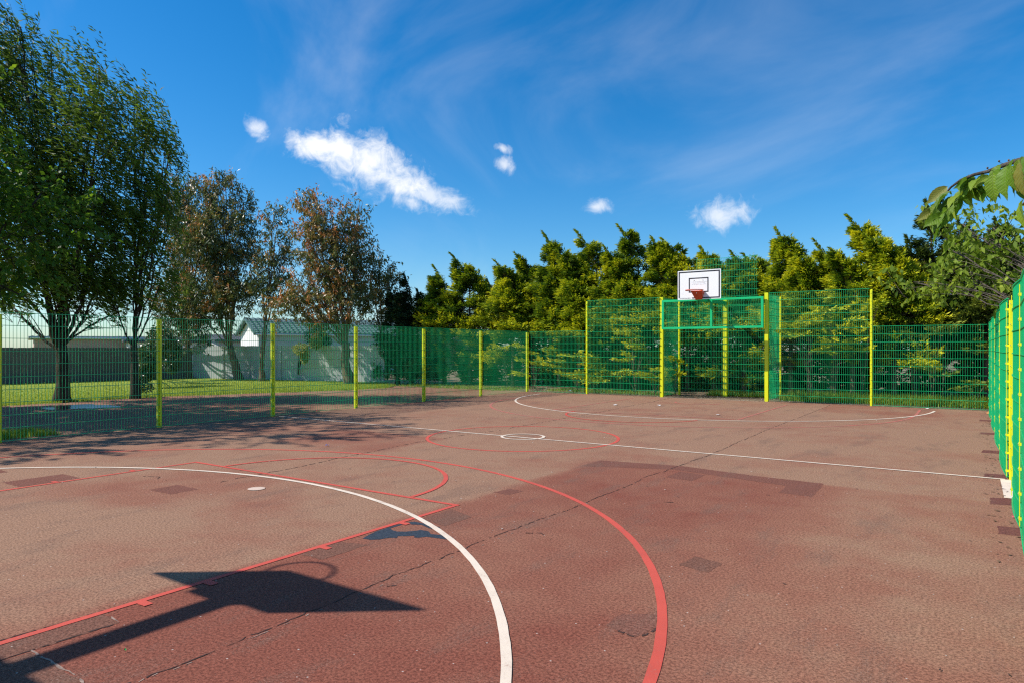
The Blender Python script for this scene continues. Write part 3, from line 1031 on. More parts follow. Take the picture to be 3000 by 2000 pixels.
def tree(name, label, cat, trunk, r0, lobes, leafmat, barkmat, nleaf, leaf, style='broad', group=None, stems=None, tint_fn=None, bs=1.0):
    """trunk: list of points; lobes: list of (centre, (rx, ry, rz)) in metres; nleaf: leaves per cubic-ish metre"""
    base = np.array(trunk[0], float)
    root = empty(name, label, cat, group, tuple(base))
    tb = MB()
    rel = [np.array(p, float) - base for p in trunk]
    n = len(rel)
    # flare, taper
    fine_pts, rad = [], []
    for i in range(n - 1):
        for k in range(5):
            t = k / 5
            fine_pts.append(rel[i] * (1 - t) + rel[i + 1] * t + rng.normal(0, r0 * 0.06, 3) * (1, 1, 0))
            s = (i + t) / (n - 1)
            rad.append(r0 * (1 - 0.30 * s) * (1 + 0.5 * math.exp(-s * 9)) * random.uniform(0.94, 1.06))
    fine_pts.append(rel[-1]); rad.append(r0 * 0.72)
    fine_pts[0] = rel[0] + np.array((0, 0, -0.08))
    tb.tube(fine_pts, rad, 10)
    fork = rel[-1]
    bb = MB()
    P, T, A = [], [], []
    for c, r in lobes:
        c = np.array(c, float) - base
        r = np.array(r, float)
        top = c + np.array((0, 0, r[2] * 0.72))
        start = fork - np.array((0, 0, random.uniform(0, 0.35) * min(1.0, fork[2] * 0.4)))
        ctrl = start * 0.45 + c * 0.55 + np.array((0, 0, -0.25 * r[2])) + rng.normal(0, 0.12, 3)
        ctrl[:2] = start[:2] * 0.5 + c[:2] * 0.5
        limb = bez(start, ctrl, top, 14)
        limb[1:-1] += rng.normal(0, 0.035 * np.linalg.norm(top - start) / 6, (12, 3))
        rl = r0 * random.uniform(0.36, 0.52) * min(1.0, (r[0] * r[1] * r[2]) ** (1 / 3) / 1.3)
        rl *= bs
        lr = np.linspace(rl, 0.018 * bs, 14)
        bb.tube(limb, lr, 6)
        # sub branches
        vol = r[0] * r[1] * r[2]
        nb = int(6 + 5 * vol ** 0.5)
        ends = []
        for k in range(nb):
            i = random.randint(4, 12)
            d = unit(rng.normal(size=3)) * r * random.uniform(0.5, 0.92)
            e = c + d
            if style in ('willow', 'euc'):
                e[2] += 0.25 * r[2]
            m_ = (limb[i] + e) / 2 + np.array((0, 0, 0.12 * np.linalg.norm(e - limb[i])))
            sb = bez(limb[i], m_, e, 6)
            bb.tube(sb, np.linspace(max(0.012 * bs, lr[i] * 0.5 * bs), 0.006 * bs, 6), 4, cap=False)
            ends.append(sb)
        # twigs with leaves
        nt_ = max(20, int(nleaf * vol / (20 if style == 'willow' else 14)))
        d = unit(rng.normal(size=(nt_, 3)))
        rad_ = rng.uniform(0.12, 1.0, nt_) ** 0.55
        s = c + d * rad_[:, None] * r
        # noise carve: drop twigs in some random pockets for gaps
        pk = c + unit(rng.normal(size=(10, 3))) * r * rng.uniform(0.3, 1.05, (10, 1))
        pr = 0.34 * min(r) * rng.uniform(0.7, 1.4, 10)
        keep = np.all(np.linalg.norm(s[:, None] - pk[None], axis=-1) > pr[None], axis=1)
        s, d, rad_ = s[keep], d[keep], rad_[keep]
        m = len(s)
        up = np.array((0, 0, 1.0))
        if style == 'willow':
            td = unit(d * (1, 1, 0.4) * 0.30 + up * 0.85 + WIND * 0.30 + rng.normal(0, 0.25, (m, 3)))
            tl = rng.uniform(0.6, 1.5, m)
        elif style == 'euc':
            td = unit(d * 0.6 + up * 0.55 + rng.normal(0, 0.3, (m, 3)))
            tl = rng.uniform(0.35, 0.7, m)
        else:
            td = unit(d * 0.8 + up * 0.15 + rng.normal(0, 0.35, (m, 3)))
            tl = rng.uniform(0.35, 0.75, m)
        K = 20 if style == 'willow' else 14
        u = np.linspace(0.1, 1.0, K)[None, :, None]
        bendv = (WIND * 0.30 if style == 'willow' else np.array((0, 0, -0.10)))
        pts = s[:, None] + td[:, None] * (u * tl[:, None, None]) + bendv * (u ** 2) * tl[:, None, None]
        pts = pts + rng.normal(0, 0.035, pts.shape)
        if style == 'willow':
            ax = td[:, None] * 0.55 + WIND * 0.65 + rng.normal(0, 0.35, pts.shape) + np.array((0, 0, -0.05))
        elif style == 'euc':
            ax = td[:, None] * 0.25 + np.array((0, 0, -0.75)) + rng.normal(0, 0.45, pts.shape)
        else:
            ax = td[:, None] * 0.5 + np.array((0, 0, -0.25)) + rng.normal(0, 0.5, pts.shape)
        P.append(pts.reshape(-1, 3)); A.append(ax.reshape(-1, 3))
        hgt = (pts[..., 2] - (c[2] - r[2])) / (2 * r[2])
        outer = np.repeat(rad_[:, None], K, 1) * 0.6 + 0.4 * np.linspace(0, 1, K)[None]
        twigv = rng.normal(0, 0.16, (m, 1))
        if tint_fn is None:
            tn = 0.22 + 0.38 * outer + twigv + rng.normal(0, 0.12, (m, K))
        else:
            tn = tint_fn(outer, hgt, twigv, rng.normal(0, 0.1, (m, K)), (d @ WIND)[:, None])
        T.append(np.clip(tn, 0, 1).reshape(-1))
        # a thin twig for some of them
        for k in range(0, m, 5):
            bb.tube([s[k] - td[k] * 0.15, s[k] + td[k] * tl[k] * 0.9 + bendv * 0.6 * tl[k]], [0.007, 0.003], 3, cap=False)
    tb.build('trunk', barkmat, root, True)
    bb.build('branches', barkmat, root, True)['kind'] = 'stuff'
    P = np.concatenate(P); A = np.concatenate(A); T = np.concatenate(T)
    v = leaf_quads(P, A, leaf[0], leaf[1])
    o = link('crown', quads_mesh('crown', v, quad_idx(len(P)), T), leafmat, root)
    return root


def L_(px, py, D, rx, ry, rd=None):
    """a crown lobe: centre seen at a pixel at distance D, radii given in photo pixels at that distance"""
    k = D / FPX
    return (at(px, py, D), (rx * k, (rd or rx) * k, ry * k))


# ------------------------------------------------------------------ willows
b1 = gp(182, 1176)
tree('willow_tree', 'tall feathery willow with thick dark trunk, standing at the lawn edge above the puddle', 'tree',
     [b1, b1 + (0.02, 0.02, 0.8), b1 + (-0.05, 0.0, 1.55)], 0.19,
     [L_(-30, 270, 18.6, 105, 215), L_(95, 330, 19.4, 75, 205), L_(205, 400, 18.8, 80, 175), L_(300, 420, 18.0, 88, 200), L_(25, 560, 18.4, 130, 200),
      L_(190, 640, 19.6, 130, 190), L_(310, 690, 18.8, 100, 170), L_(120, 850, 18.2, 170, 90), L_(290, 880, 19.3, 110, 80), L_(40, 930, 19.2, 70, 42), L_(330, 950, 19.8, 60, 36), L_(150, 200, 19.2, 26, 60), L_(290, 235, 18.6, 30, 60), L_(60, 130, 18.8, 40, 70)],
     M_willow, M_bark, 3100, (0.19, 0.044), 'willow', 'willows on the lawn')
b2 = gp(396, 1166)
tree('willow_tree', 'slimmer willow with a forked trunk, growing between the thick willow and the gum trees', 'tree',
     [b2, b2 + (-0.03, 0, 0.9), b2 + (-0.1, 0, 1.7)], 0.12,
     [L_(400, 320, 20.0, 34, 60), L_(425, 430, 20.0, 82, 130), L_(497, 520, 20.3, 66, 120), L_(425, 640, 19.6, 100, 150), L_(505, 690, 20.6, 56, 120), L_(400, 810, 20.0, 100, 110), L_(330, 900, 19.6, 90, 60), L_(470, 880, 20.4, 80, 70)],
     M_willow, M_bark, 3100, (0.19, 0.044), 'willow', 'willows on the lawn')
# broadleaved trees, mostly beyond the left edge, whose shade falls over the side fence
tree('broadleaf_tree', 'dense bright green broadleaved tree overhanging the side fence by the willow', 'tree',
     [(-17.4, 3.6, 0), (-17.4, 3.6, 1.0), (-17.5, 3.7, 2.0)], 0.2,
     [L_(20, 560, 14.6, 150, 120), L_(120, 640, 15.2, 150, 100), L_(30, 720, 14.2, 160, 110), L_(10, 850, 14.0, 120, 90), L_(-170, 480, 13.5, 190, 190), L_(-260, 720, 13.0, 200, 170), L_(-420, 430, 12.6, 200, 200), L_(-500, 700, 12.0, 220, 170), ((-16.7, 2.7, 7.6), (1.5, 1.5, 1.5)), ((-17.8, 4.4, 7.0), (1.4, 1.4, 1.5))],
     M_maple, M_bark, 1000, (0.12, 0.09), 'broad')
tree('broadleaf_tree', 'broadleaved tree shading the tarmac strip outside the side fence', 'tree',
     [(-21.6, 3.6, 0), (-21.6, 3.6, 1.2), (-21.6, 3.6, 2.2)], 0.22,
     [((-21.4, 3.8, 4.2), (2.2, 2.2, 1.8)), ((-20.3, 3.2, 6.0), (1.9, 1.9, 1.9)), ((-22.6, 3.4, 6.4), (1.9, 1.9, 1.9)), ((-21.5, 3.8, 7.8), (1.6, 1.6, 1.6)), ((-20.2, 1.6, 4.4), (1.9, 1.9, 1.7))],
     M_maple, M_bark, 1000, (0.16, 0.13), 'broad')
tree('broadleaf_tree', 'broadleaved tree farther along the side fence, out beyond the goal end', 'tree',
     [(-18.4, -0.6, 0), (-18.4, -0.6, 1.2), (-18.4, -0.6, 2.2)], 0.2,
     [((-18.4, -0.5, 4.6), (2.0, 2.0, 1.8)), ((-17.6, 0.2, 6.2), (1.6, 1.6, 1.7))],
     M_maple, M_bark, 600, (0.16, 0.13), 'broad')


# ------------------------------------------------------------------ gum trees in front of the grey fence
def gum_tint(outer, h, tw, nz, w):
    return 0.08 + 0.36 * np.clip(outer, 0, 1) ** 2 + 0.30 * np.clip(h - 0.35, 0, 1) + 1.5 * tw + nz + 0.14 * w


GG = 'gum trees by the grey fence'
b = gp(548, 1107)
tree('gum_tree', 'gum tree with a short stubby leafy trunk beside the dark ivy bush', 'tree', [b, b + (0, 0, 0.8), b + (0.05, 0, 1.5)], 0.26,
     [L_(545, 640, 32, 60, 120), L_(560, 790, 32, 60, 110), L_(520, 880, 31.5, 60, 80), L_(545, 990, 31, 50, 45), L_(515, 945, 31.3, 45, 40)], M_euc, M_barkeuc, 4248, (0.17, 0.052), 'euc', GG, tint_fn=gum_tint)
b = gp(700, 1113)
tree('gum_tree', 'spreading gum tree on a bare left-leaning trunk with many forked limbs', 'tree', [b, b + RIGHT * -0.22 + (0, 0, 0.9), b + RIGHT * -0.42 + (0, 0, 1.55)], 0.19,
     [L_(600, 610, 31.2, 42, 80), L_(658, 575, 31.5, 44, 70), L_(655, 690, 31, 78, 85), L_(715, 640, 31.6, 34, 75), L_(585, 740, 30.8, 55, 80), L_(690, 790, 31.3, 66, 80), L_(610, 855, 31, 66, 70), L_(680, 880, 30.6, 60, 55), L_(570, 930, 31, 45, 40), L_(625, 930, 31.3, 50, 36)],
     M_euc, M_barkeuc, 4349, (0.17, 0.052), 'euc', GG, tint_fn=gum_tint)
b = gp(768, 1117)
tree('gum_tree', 'slender gum tree with lopped stubs on its narrow upright trunk', 'tree', [b, b + RIGHT * -0.02 + (0, 0, 0.9), b + RIGHT * 0.12 + (0, 0, 2.4)], 0.12,
     [L_(803, 660, 30.3, 30, 58), L_(806, 740, 30.3, 44, 60), L_(786, 815, 30.0, 46, 60), L_(828, 790, 30.4, 26, 60), L_(770, 880, 30.2, 42, 46), L_(805, 880, 30.5, 34, 42)],
     M_euc, M_barkeuc, 4552, (0.17, 0.052), 'euc', GG, tint_fn=gum_tint)
b = gp(1028, 1124)
GUM_SPREAD = 1.0
tree('gum_tree', 'broad rust tinged gum tree on a thick leaning trunk beside the dusky gum', 'tree', [b, b + RIGHT * -0.25 + (0, 0, 0.9), b + RIGHT * -0.20 + (0, 0, 1.7)], 0.22,
     [L_(908, 625, 28.6, 42, 55), L_(965, 660, 28.3, 60, 62), L_(1052, 640, 28.8, 25, 55), L_(905, 720, 28.2, 50, 62), L_(985, 760, 28.2, 70, 85), L_(1050, 745, 28.6, 46, 80), L_(886, 800, 28.4, 34, 40),
      L_(840, 900, 28.0, 48, 36), L_(930, 870, 28.4, 66, 64), L_(1020, 880, 28.2, 66, 60), L_(960, 940, 28.3, 60, 30), L_(876, 865, 28.6, 40, 40)],
     M_euc, M_barkeuc, 5260, (0.17, 0.052), 'euc', GG, tint_fn=lambda o, h, t, n, w: gum_tint(o, h, t, n, w) + 0.20)
b = gp(1110, 1117)
tree('gum_tree', 'low dusky gum tree tucked between the rust tinged gum and the dark conifer', 'tree', [b, b + (0, 0, 1.0), b + RIGHT * 0.15 + (0, 0, 1.9)], 0.15,
     [L_(1110, 800, 29.5, 40, 50), L_(1140, 850, 29.3, 40, 60), L_(1095, 890, 29.6, 50, 60)], M_euc, M_barkeuc, 4855, (0.17, 0.052), 'euc', GG, tint_fn=lambda o, h, t, n, w: gum_tint(o, h, t, n, w) - 0.08)


# ------------------------------------------------------------------ conifers behind the end fence
def conifer(name, label, base, H, R, mat, group, nfan=300, z0=0.35, lean=0.5, gold=0.0, K=42, trunk_r=0.09, low_density=1.0, cat='conifer', skirt=0.55, fl=1.0):
    base = np.array(base, float)
    root = empty(name, label, cat, group, tuple(base))
    tip_off = WIND * lean * random.uniform(0.7, 1.5)

    def axis_pt(z):
        s = np.clip((z / H - 0.70) / 0.30, 0, 1.2)
        return np.stack([tip_off[0] * s ** 2.0, tip_off[1] * s ** 2.0, z], -1)

    tz = np.linspace(-0.08, H, 16)
    tr = MB()
    tr.tube([axis_pt(z) for z in tz], [max(0.004, trunk_r * (1 - z / H) ** 0.95) if z > 0 else trunk_r * 1.2 for z in tz], 7)
    # fans
    per = 9
    nb_ = nfan // per
    zb = z0 + (0.93 * H - z0) * rng.uniform(0, 1, nb_) ** 1.22
    zb = zb[rng.uniform(0, 1, nb_) < np.where(zb < 1.95, low_density, 1.0)]
    nb_ = len(zb)
    pb = rng.uniform(0, 2 * np.pi, nb_)
    qb = rng.uniform(0.30, 1.0, nb_) ** 0.6 * (1 + rng.normal(0, 0.14, nb_))
    tb_ = rng.normal(0, 0.11, nb_)
    z = np.repeat(zb, per) + rng.normal(0, 0.075, nb_ * per)
    phi = np.repeat(pb, per) + rng.normal(0, 0.20, nb_ * per)
    qq = np.repeat(qb, per) * (1 - rng.uniform(0, 0.35, nb_ * per))
    bough_t = np.repeat(tb_, per)
    nf = len(z)
    rel = np.clip(1 - z / H, 0.02, 1)
    prof = np.minimum(1.0, (rel / 0.66) ** 1.2) + 0.015
    prof = np.where(z < 1.9, prof * (skirt + (1 - skirt) * z / 1.9), prof)
    rr = R * prof * qq
    out = np.stack([np.cos(phi), np.sin(phi), 0 * phi], -1)
    c = axis_pt(z) + out * rr[:, None] * 0.75
    ax = unit(out + np.stack([0 * z, 0 * z, rng.normal(0.08, 0.12, nf) + 0.25 * (1 - rel)], -1) + WIND * (0.10 + 0.5 * (1 - rel)[:, None]) + rng.normal(0, 0.13, (nf, 3)))
    Lf = rng.uniform(0.40, 0.80, nf) * (0.26 + 0.74 * np.clip(rel / 0.5, 0, 1))
    side = unit(np.cross(ax, np.array((0, 0, 1.0)) + rng.normal(0, 0.18, (nf, 3))))
    nor = np.cross(side, ax)
    # flakes on each fan
    t = rng.uniform(0.0, 1.0, (nf, K))
    sgn = rng.choice((-1.0, 1.0), (nf, K))
    spread = rng.uniform(0, 1, (nf, K)) * (1.02 - t) * 0.42 + 0.02
    c[:, 1] = np.maximum(c[:, 1], 19.95 - base[1])
    pos = c[:, None] + ax[:, None] * (t * Lf[:, None])[..., None] + side[:, None] * (sgn * spread * Lf[:, None])[..., None] + nor[:, None] * (rng.normal(0, 0.045, (nf, K)) - 0.10 * spread)[..., None]
    fa = ax[:, None] * 0.9 + side[:, None] * (sgn * rng.uniform(0.15, 0.8, (nf, K)))[..., None] + rng.normal(0, 0.24, (nf, K, 3)) + WIND * 0.18
    tint = 0.17 + gold + 0.54 * t ** 1.5 + 0.14 * (rr / R)[:, None] + bough_t[:, None] + rng.normal(0, 0.05, (nf, 1)) + rng.normal(0, 0.09, (nf, K))  # golden growth at tips; curve also paints lit tips against a dark interior
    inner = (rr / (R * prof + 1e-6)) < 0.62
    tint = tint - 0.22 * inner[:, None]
    # dense needles along the leader
    nl = 380
    lz = H + 0.02 - 1.5 * rng.uniform(0, 1, nl)
    lp = axis_pt(lz)
    la = rng.uniform(0, 2 * np.pi, nl)
    lo = np.stack([np.cos(la), np.sin(la), 0 * la], -1)
    lp = lp + lo * (0.006 + 0.16 * np.clip((H - lz) / 1.2, 0, 2) * rng.uniform(0.1, 1, nl))[:, None]
    lax = lo * 0.45 + np.array((0, 0, 0.35)) + WIND * 0.9 + rng.normal(0, 0.22, (nl, 3))
    pos[..., 1] = np.maximum(pos[..., 1], 19.68 - base[1] + 0.1 * rng.uniform(0, 1, pos.shape[:2]))
    P = np.concatenate([pos.reshape(-1, 3), lp]); A = np.concatenate([fa.reshape(-1, 3), lax])
    T = np.clip(np.concatenate([tint.reshape(-1), 0.52 + gold + rng.normal(0, 0.12, nl)]), 0, 1)
    v = leaf_quads(P, A, 0.135 * fl, 0.038 * fl, 0.1)
    tr.build('trunk', M_barkcon, root, True)
    # bare side branches
    br = MB()
    for i in range(0, nf, 3):
        br.tube([axis_pt(max(0.2, z[i] - 0.15)), c[i] + ax[i] * Lf[i] * 0.6], [0.014, 0.005], 3, cap=False)
    br.build('branches', M_barkcon, root)['kind'] = 'stuff'
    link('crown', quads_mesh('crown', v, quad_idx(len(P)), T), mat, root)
    return root


GC = 'golden conifers in the hedge behind the end fence'
LG = 'golden green conifer in the tall hedge behind the end fence'
peaks = [(1279, 778, 22.3), (1352, 744, 22.6), (1477, 763, 22.4), (1540, 742, 23.2), (1612, 680, 22.9), (1668, 735, 22.5), (1722, 676, 23.0), (1790, 720, 22.6), (1843, 660, 23.2), (1923, 695, 22.9), (1985, 699, 23.4), (2062, 724, 23.6), (2150, 735, 23.4), (2215, 745, 24.2)]
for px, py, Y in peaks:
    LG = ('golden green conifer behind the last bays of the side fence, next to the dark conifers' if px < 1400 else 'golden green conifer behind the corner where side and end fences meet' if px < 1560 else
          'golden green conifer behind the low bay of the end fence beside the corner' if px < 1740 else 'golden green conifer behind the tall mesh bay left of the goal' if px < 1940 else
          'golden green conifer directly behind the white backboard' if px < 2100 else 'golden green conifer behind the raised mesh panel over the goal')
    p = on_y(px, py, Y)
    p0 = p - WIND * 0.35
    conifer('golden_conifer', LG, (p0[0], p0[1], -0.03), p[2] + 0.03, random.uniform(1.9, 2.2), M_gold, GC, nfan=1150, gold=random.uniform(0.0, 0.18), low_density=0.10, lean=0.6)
GC2 = 'yellower conifers right of the goal'
for px, py, Y in [(2290, 668, 23.4), (2345, 745, 23.0), (2412, 702, 23.6), (2470, 730, 22.9), (2532, 632, 23.8), (2590, 690, 23.3)]:
    p = on_y(px, py, Y)
    p0 = p - WIND * 0.3
    conifer('golden_conifer', 'bright yellow conifer behind the tall mesh bay right of the goal' if px < 2500 else 'tall bright yellow conifer behind the post between tall and low bays, beside the olive conifers', (p0[0], p0[1], -0.03), p[2] + 0.03, random.uniform(1.7, 2.0), M_gold, GC2, nfan=950, gold=0.2, z0=1.0, low_density=0.12, lean=0.6)
for px, py, Y in [(2660, 690, 24.6), (2712, 588, 25.0), (2806, 637, 25.2), (2870, 700, 24.6), (2925, 640, 25.2), (2990, 690, 25.0), (3060, 650, 25.3)]:
    p = on_y(px, py, Y)
    p0 = p - WIND * 0.2
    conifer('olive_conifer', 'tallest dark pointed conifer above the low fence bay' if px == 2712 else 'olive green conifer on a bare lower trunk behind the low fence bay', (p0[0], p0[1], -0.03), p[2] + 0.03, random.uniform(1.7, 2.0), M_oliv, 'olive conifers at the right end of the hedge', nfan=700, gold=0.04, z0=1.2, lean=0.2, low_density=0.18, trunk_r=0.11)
for px, py, Y in [(1205, 806, 21.6), (1165, 850, 21.4), (1240, 850, 21.8)]:
    p = on_y(px, py, Y)
    conifer('dark_conifer', 'dark green conifer at the shaded end of the hedge beside the gum trees', (p[0], p[1], -0.03), p[2] + 0.03, 1.25, M_darkcon, 'dark conifers beside the gum trees', nfan=420, lean=0.25, trunk_r=0.1)
# added second row: closes gaps and blocks bright sky behind the hedge
for i in range(17):
    x = -17.8 + i * 1.28 + random.uniform(-0.3, 0.3)
    conifer('olive_conifer', 'olive green conifer in an added back row that keeps the hedge dark behind the golden ones', (x, 25.4 + 0.07 * (x + 8) + random.uniform(-0.3, 0.3), -0.03), random.uniform(3.9, 4.7), 1.6, M_oliv, 'second row of the hedge', nfan=520, lean=0.2, K=14, z0=0.1, skirt=1.0, fl=1.7)

# sparse sprays poking through near the fence
def spray_bush(name, label, cat, pts, mat, group=None, n=46, gold=0.3, L=0.6):
    base = np.array(pts[0], float)
    root = empty(name, label, cat, group, tuple(base))
    st = MB(); P, A, T = [], [], []
    for p in pts[1:]:
        q = np.array(p, float) - base
        for k in range(3):
            e = q + rng.normal(0, 0.12, 3) * (1.5, 1, 0.5)
            mid_ = np.array((q[0] * 0.4, q[1] * 0.4, q[2] * 0.75))
            st.tube(bez(np.zeros(3), mid_, e, 6), np.linspace(0.014, 0.004, 6), 4, cap=False)
            d = unit(np.array((rng.normal(0, 0.7), -0.6, 0.15)))
            t = rng.uniform(0, 1, n)
            sd = unit(np.cross(d, (0, 0, 1.0)))
            pp = e + d * (t * L)[:, None] + sd * (rng.uniform(-1, 1, n) * (1.05 - t) * 0.4 * L)[:, None] + rng.normal(0, 0.025, (n, 3))
            P.append(pp); A.append(d + sd * rng.uniform(-0.7, 0.7, (n, 1)) + rng.normal(0, 0.25, (n, 3))); T.append(np.clip(0.35 + gold + 0.3 * t + rng.normal(0, 0.1, n), 0, 1))
    st.build('stem', M_barkcon, root, True)
    P = np.concatenate(P); v = leaf_quads(P, np.concatenate(A), 0.14, 0.05, 0.1)
    link('foliage', quads_mesh('foliage', v, quad_idx(len(P)), np.concatenate(T)), mat, root)
    return root


GB = 'low golden sprays behind the end fence'
for x, zs in [(-11.6, (0.5, 0.9, 1.2)), (-10.9, (0.4, 0.55)), (-9.4, (0.7, 1.5, 2.0, 2.3)), (-8.7, (0.45, 0.6, 1.1, 1.9)), (-8.0, (0.5, 0.7, 1.0)), (-13.4, (0.5, 1.0, 1.4)), (-14.6, (1.0, 1.5))]:
    pts = [(x, 21.3, -0.02)] + [(x + random.uniform(-0.5, 0.5), 20.75 + random.uniform(-0.1, 0.4), z) for z in zs]
    spray_bush('conifer_sapling', 'young golden conifer sapling sprouting low behind the mesh left of the goal', 'sapling', pts, M_gold, GB)
for x, zs in [(-3.9, (2.4, 2.1, 1.8)), (-3.3, (2.5, 2.15, 1.7, 1.4)), (-2.6, (2.6, 1.5))]:
    pts = [(x, 21.6, -0.02)] + [(x + random.uniform(-0.4, 0.4), 20.9 + random.uniform(-0.1, 0.4), z) for z in zs]
    spray_bush('conifer_sapling', 'golden conifer sapling behind the tall mesh bay right of the goal', 'sapling', pts, M_gold, 'saplings behind the tall right bay', gold=0.3)
for x, zs in [(-1.35, (0.98, 1.0)), (-0.7, (0.9, 1.9)), (-0.9, (1.8, 1.95)), (0.1, (0.45, 0.6)), (0.5, (0.35, 0.55, 1.4))]:
    pts = [(x, 21.9, -0.02)] + [(x + random.uniform(-0.3, 0.3), 21.1 + random.uniform(-0.1, 0.4), z) for z in zs]
    spray_bush('conifer_sapling', 'straggly sapling among the bare trunks behind the low fence bay', 'sapling', pts, M_oliv if x > -1.2 else M_gold, 'straggly saplings behind the low bay', gold=0.3)

# long grass and weeds along the foot of the end fence
def weeds(name, label, n, xr, yr, h, w):
    xy = np.stack([rng.uniform(*xr, n), rng.uniform(*yr, n)], -1)
    cl = rng.uniform(0, 1, n)
    v, f, t = blades(n, xy, h, w, 0.1, 0.7, 0.8, -0.02)
    o = link(name, quads_mesh(name, v, f, t), M_grass)
    tag(o, label, kind='stuff')
    return o


weeds('long_grass', 'long grass and weeds behind the fence right of the goal', 7000, (-4.6, 0.6), (20.5, 22.2), 0.24, 0.02)
weeds('long_grass', 'sparse weeds at the foot of the hedge left of the goal', 1500, (-12.5, -8.0), (20.4, 21.8), 0.09, 0.02)
weeds('long_grass', 'weeds in the goal recess foot', 1500, (-7.0, -4.8), (21.35, 21.9), 0.17, 0.02)
weeds('long_grass', 'grass tuft at the foot of the side fence', 2200, (-13.9, -12.9), (3.6, 5.3), 0.12, 0.018)
weeds('long_grass', 'rough grass between the gum trees and the hedge', 2500, (-19.0, -13.5), (19.2, 21.5), 0.08, 0.02)

# litter of dead leaves and twigs on the earth strip and the court
def litter(name, label, n, xr, yr, size, mat, z=0.006):
    p = np.stack([rng.uniform(*xr, n), rng.uniform(*yr, n), np.full(n, z)], -1)
    an = rng.uniform(0, 2 * np.pi, n)
    ax = np.stack([np.cos(an), np.sin(an), rng.uniform(0.0, 0.25, n)], -1)
    L = size * rng.uniform(0.4, 1.6, n)
    sd = np.stack([-np.sin(an), np.cos(an), 0 * an], -1)
    v = np.stack([p, p + ax * (L / 2)[:, None] + sd * (L * 0.25)[:, None], p + ax * L[:, None], p + ax * (L / 2)[:, None] - sd * (L * 0.25)[:, None]], 1)
    o = link(name, quads_mesh(name, v.reshape(-1, 3), quad_idx(n)), mat)
    tag(o, label, kind='stuff')
    return o


M_dead = simple_mat('dead_leaf', (0.20, 0.11, 0.06), 0.8, 0.3, 3)
M_pale = simple_mat('pale_scrap', (0.62, 0.56, 0.48), 0.8, 0.2, 3)
M_darkbit = simple_mat('dark_bit', (0.05, 0.035, 0.03), 0.8, 0.2, 3)
litter('leaf_litter', 'dead leaves and twigs along the foot of the hedge', 4000, (-17.5, 0.6), (19.65, 22.4), 0.05, M_dead, -0.02)
litter('leaf_litter', 'pale dry scraps along the foot of the hedge', 1500, (-17.5, 0.6), (19.65, 22.0), 0.04, M_pale, -0.015)
litter('leaf_litter', 'dead leaves gathered against the end fence', 260, (-12.3, 0.3), (19.3, 19.62), 0.04, M_dead)
litter('leaf_litter', 'pale leaf scraps scattered over the court', 200, (-12.4, 0.3), (3.0, 19.4), 0.02, M_pale)
litter('leaf_litter', 'dark leaf scraps scattered over the court', 180, (-12.4, 0.3), (3.6, 19.4), 0.021, M_darkbit)
litter('leaf_litter', 'dry leaves on the shaded tarmac outside the side fence', 500, (-20.0, -12.6), (5, 19), 0.05, M_dead)
litter('leaf_litter', 'dry leaves gathered under the edge of the side fence', 160, (0.12, 0.33), (5.5, 19.4), 0.04, M_dead)

# ------------------------------------------------------------------ litter things
def scrap(name, label, px, py, size, c, group=None, h=0.02):
    p = gp(px, py)
    m = simple_mat(name + '_mat', c, 0.6, 0.15, 20)
    mb = MB()
    k = 7
    vs = [(0, 0, h * size * 14)]
    for i in range(k):
        a = 2 * math.pi * i / k
        r = size * random.uniform(0.6, 1.2)
        vs.append((r * math.cos(a), r * 0.7 * math.sin(a), random.uniform(0.0, h)))
    fs = [(0, i + 1, (i + 1) % k + 1) for i in range(k)]
    o = mb.add(vs, fs).build(name, m)
    o.location = (p[0], p[1], 0.007)
    tag(o, label, 'litter', group)
    return o


scrap('red_scrap', 'small red plastic scrap on the court beside the halfway line post', 931, 1204, 0.06, (0.55, 0.03, 0.02))
scrap('orange_scrap', 'small orange scrap lying outside the side fence', 1087, 1174, 0.07, (0.6, 0.10, 0.02))
scrap('blue_scrap', 'tiny blue plastic scrap on the tarmac near the red arc', 959, 1305, 0.035, (0.05, 0.12, 0.45))
scrap('paper_scrap', 'white paper scrap on the court left of the far key', 1803, 1186, 0.07, (0.8, 0.8, 0.78))
scrap('paper_scrap', 'white paper scrap on the court inside the far key', 1930, 1187, 0.06, (0.82, 0.82, 0.8))
scrap('paper_scrap', 'crumpled white paper in the middle of the far key near the white arc', 2103, 1215, 0.05, (0.82, 0.82, 0.8))
scrap('paper_scrap', 'small white scrap near the foot of the low fence bay', 2718, 1197, 0.06, (0.82, 0.82, 0.8))
scrap('bottle_scrap', 'pale blue plastic scrap at the foot of the fence near the corner', 1669, 1146, 0.07, (0.45, 0.62, 0.75), h=0.06)
scrap('green_bead', 'tiny green bead on the tarmac beside the backboard shadow', 367, 1909, 0.008, (0.05, 0.6, 0.15))
scrap('pink_scrap', 'small pink red scrap against the side fence', 2976, 1517, 0.03, (0.6, 0.12, 0.13))
scrap('leaf_clump', 'clump of dry leaves under the side fence near the far corner', 2896, 1213, 0.09, (0.5, 0.22, 0.06), h=0.05)

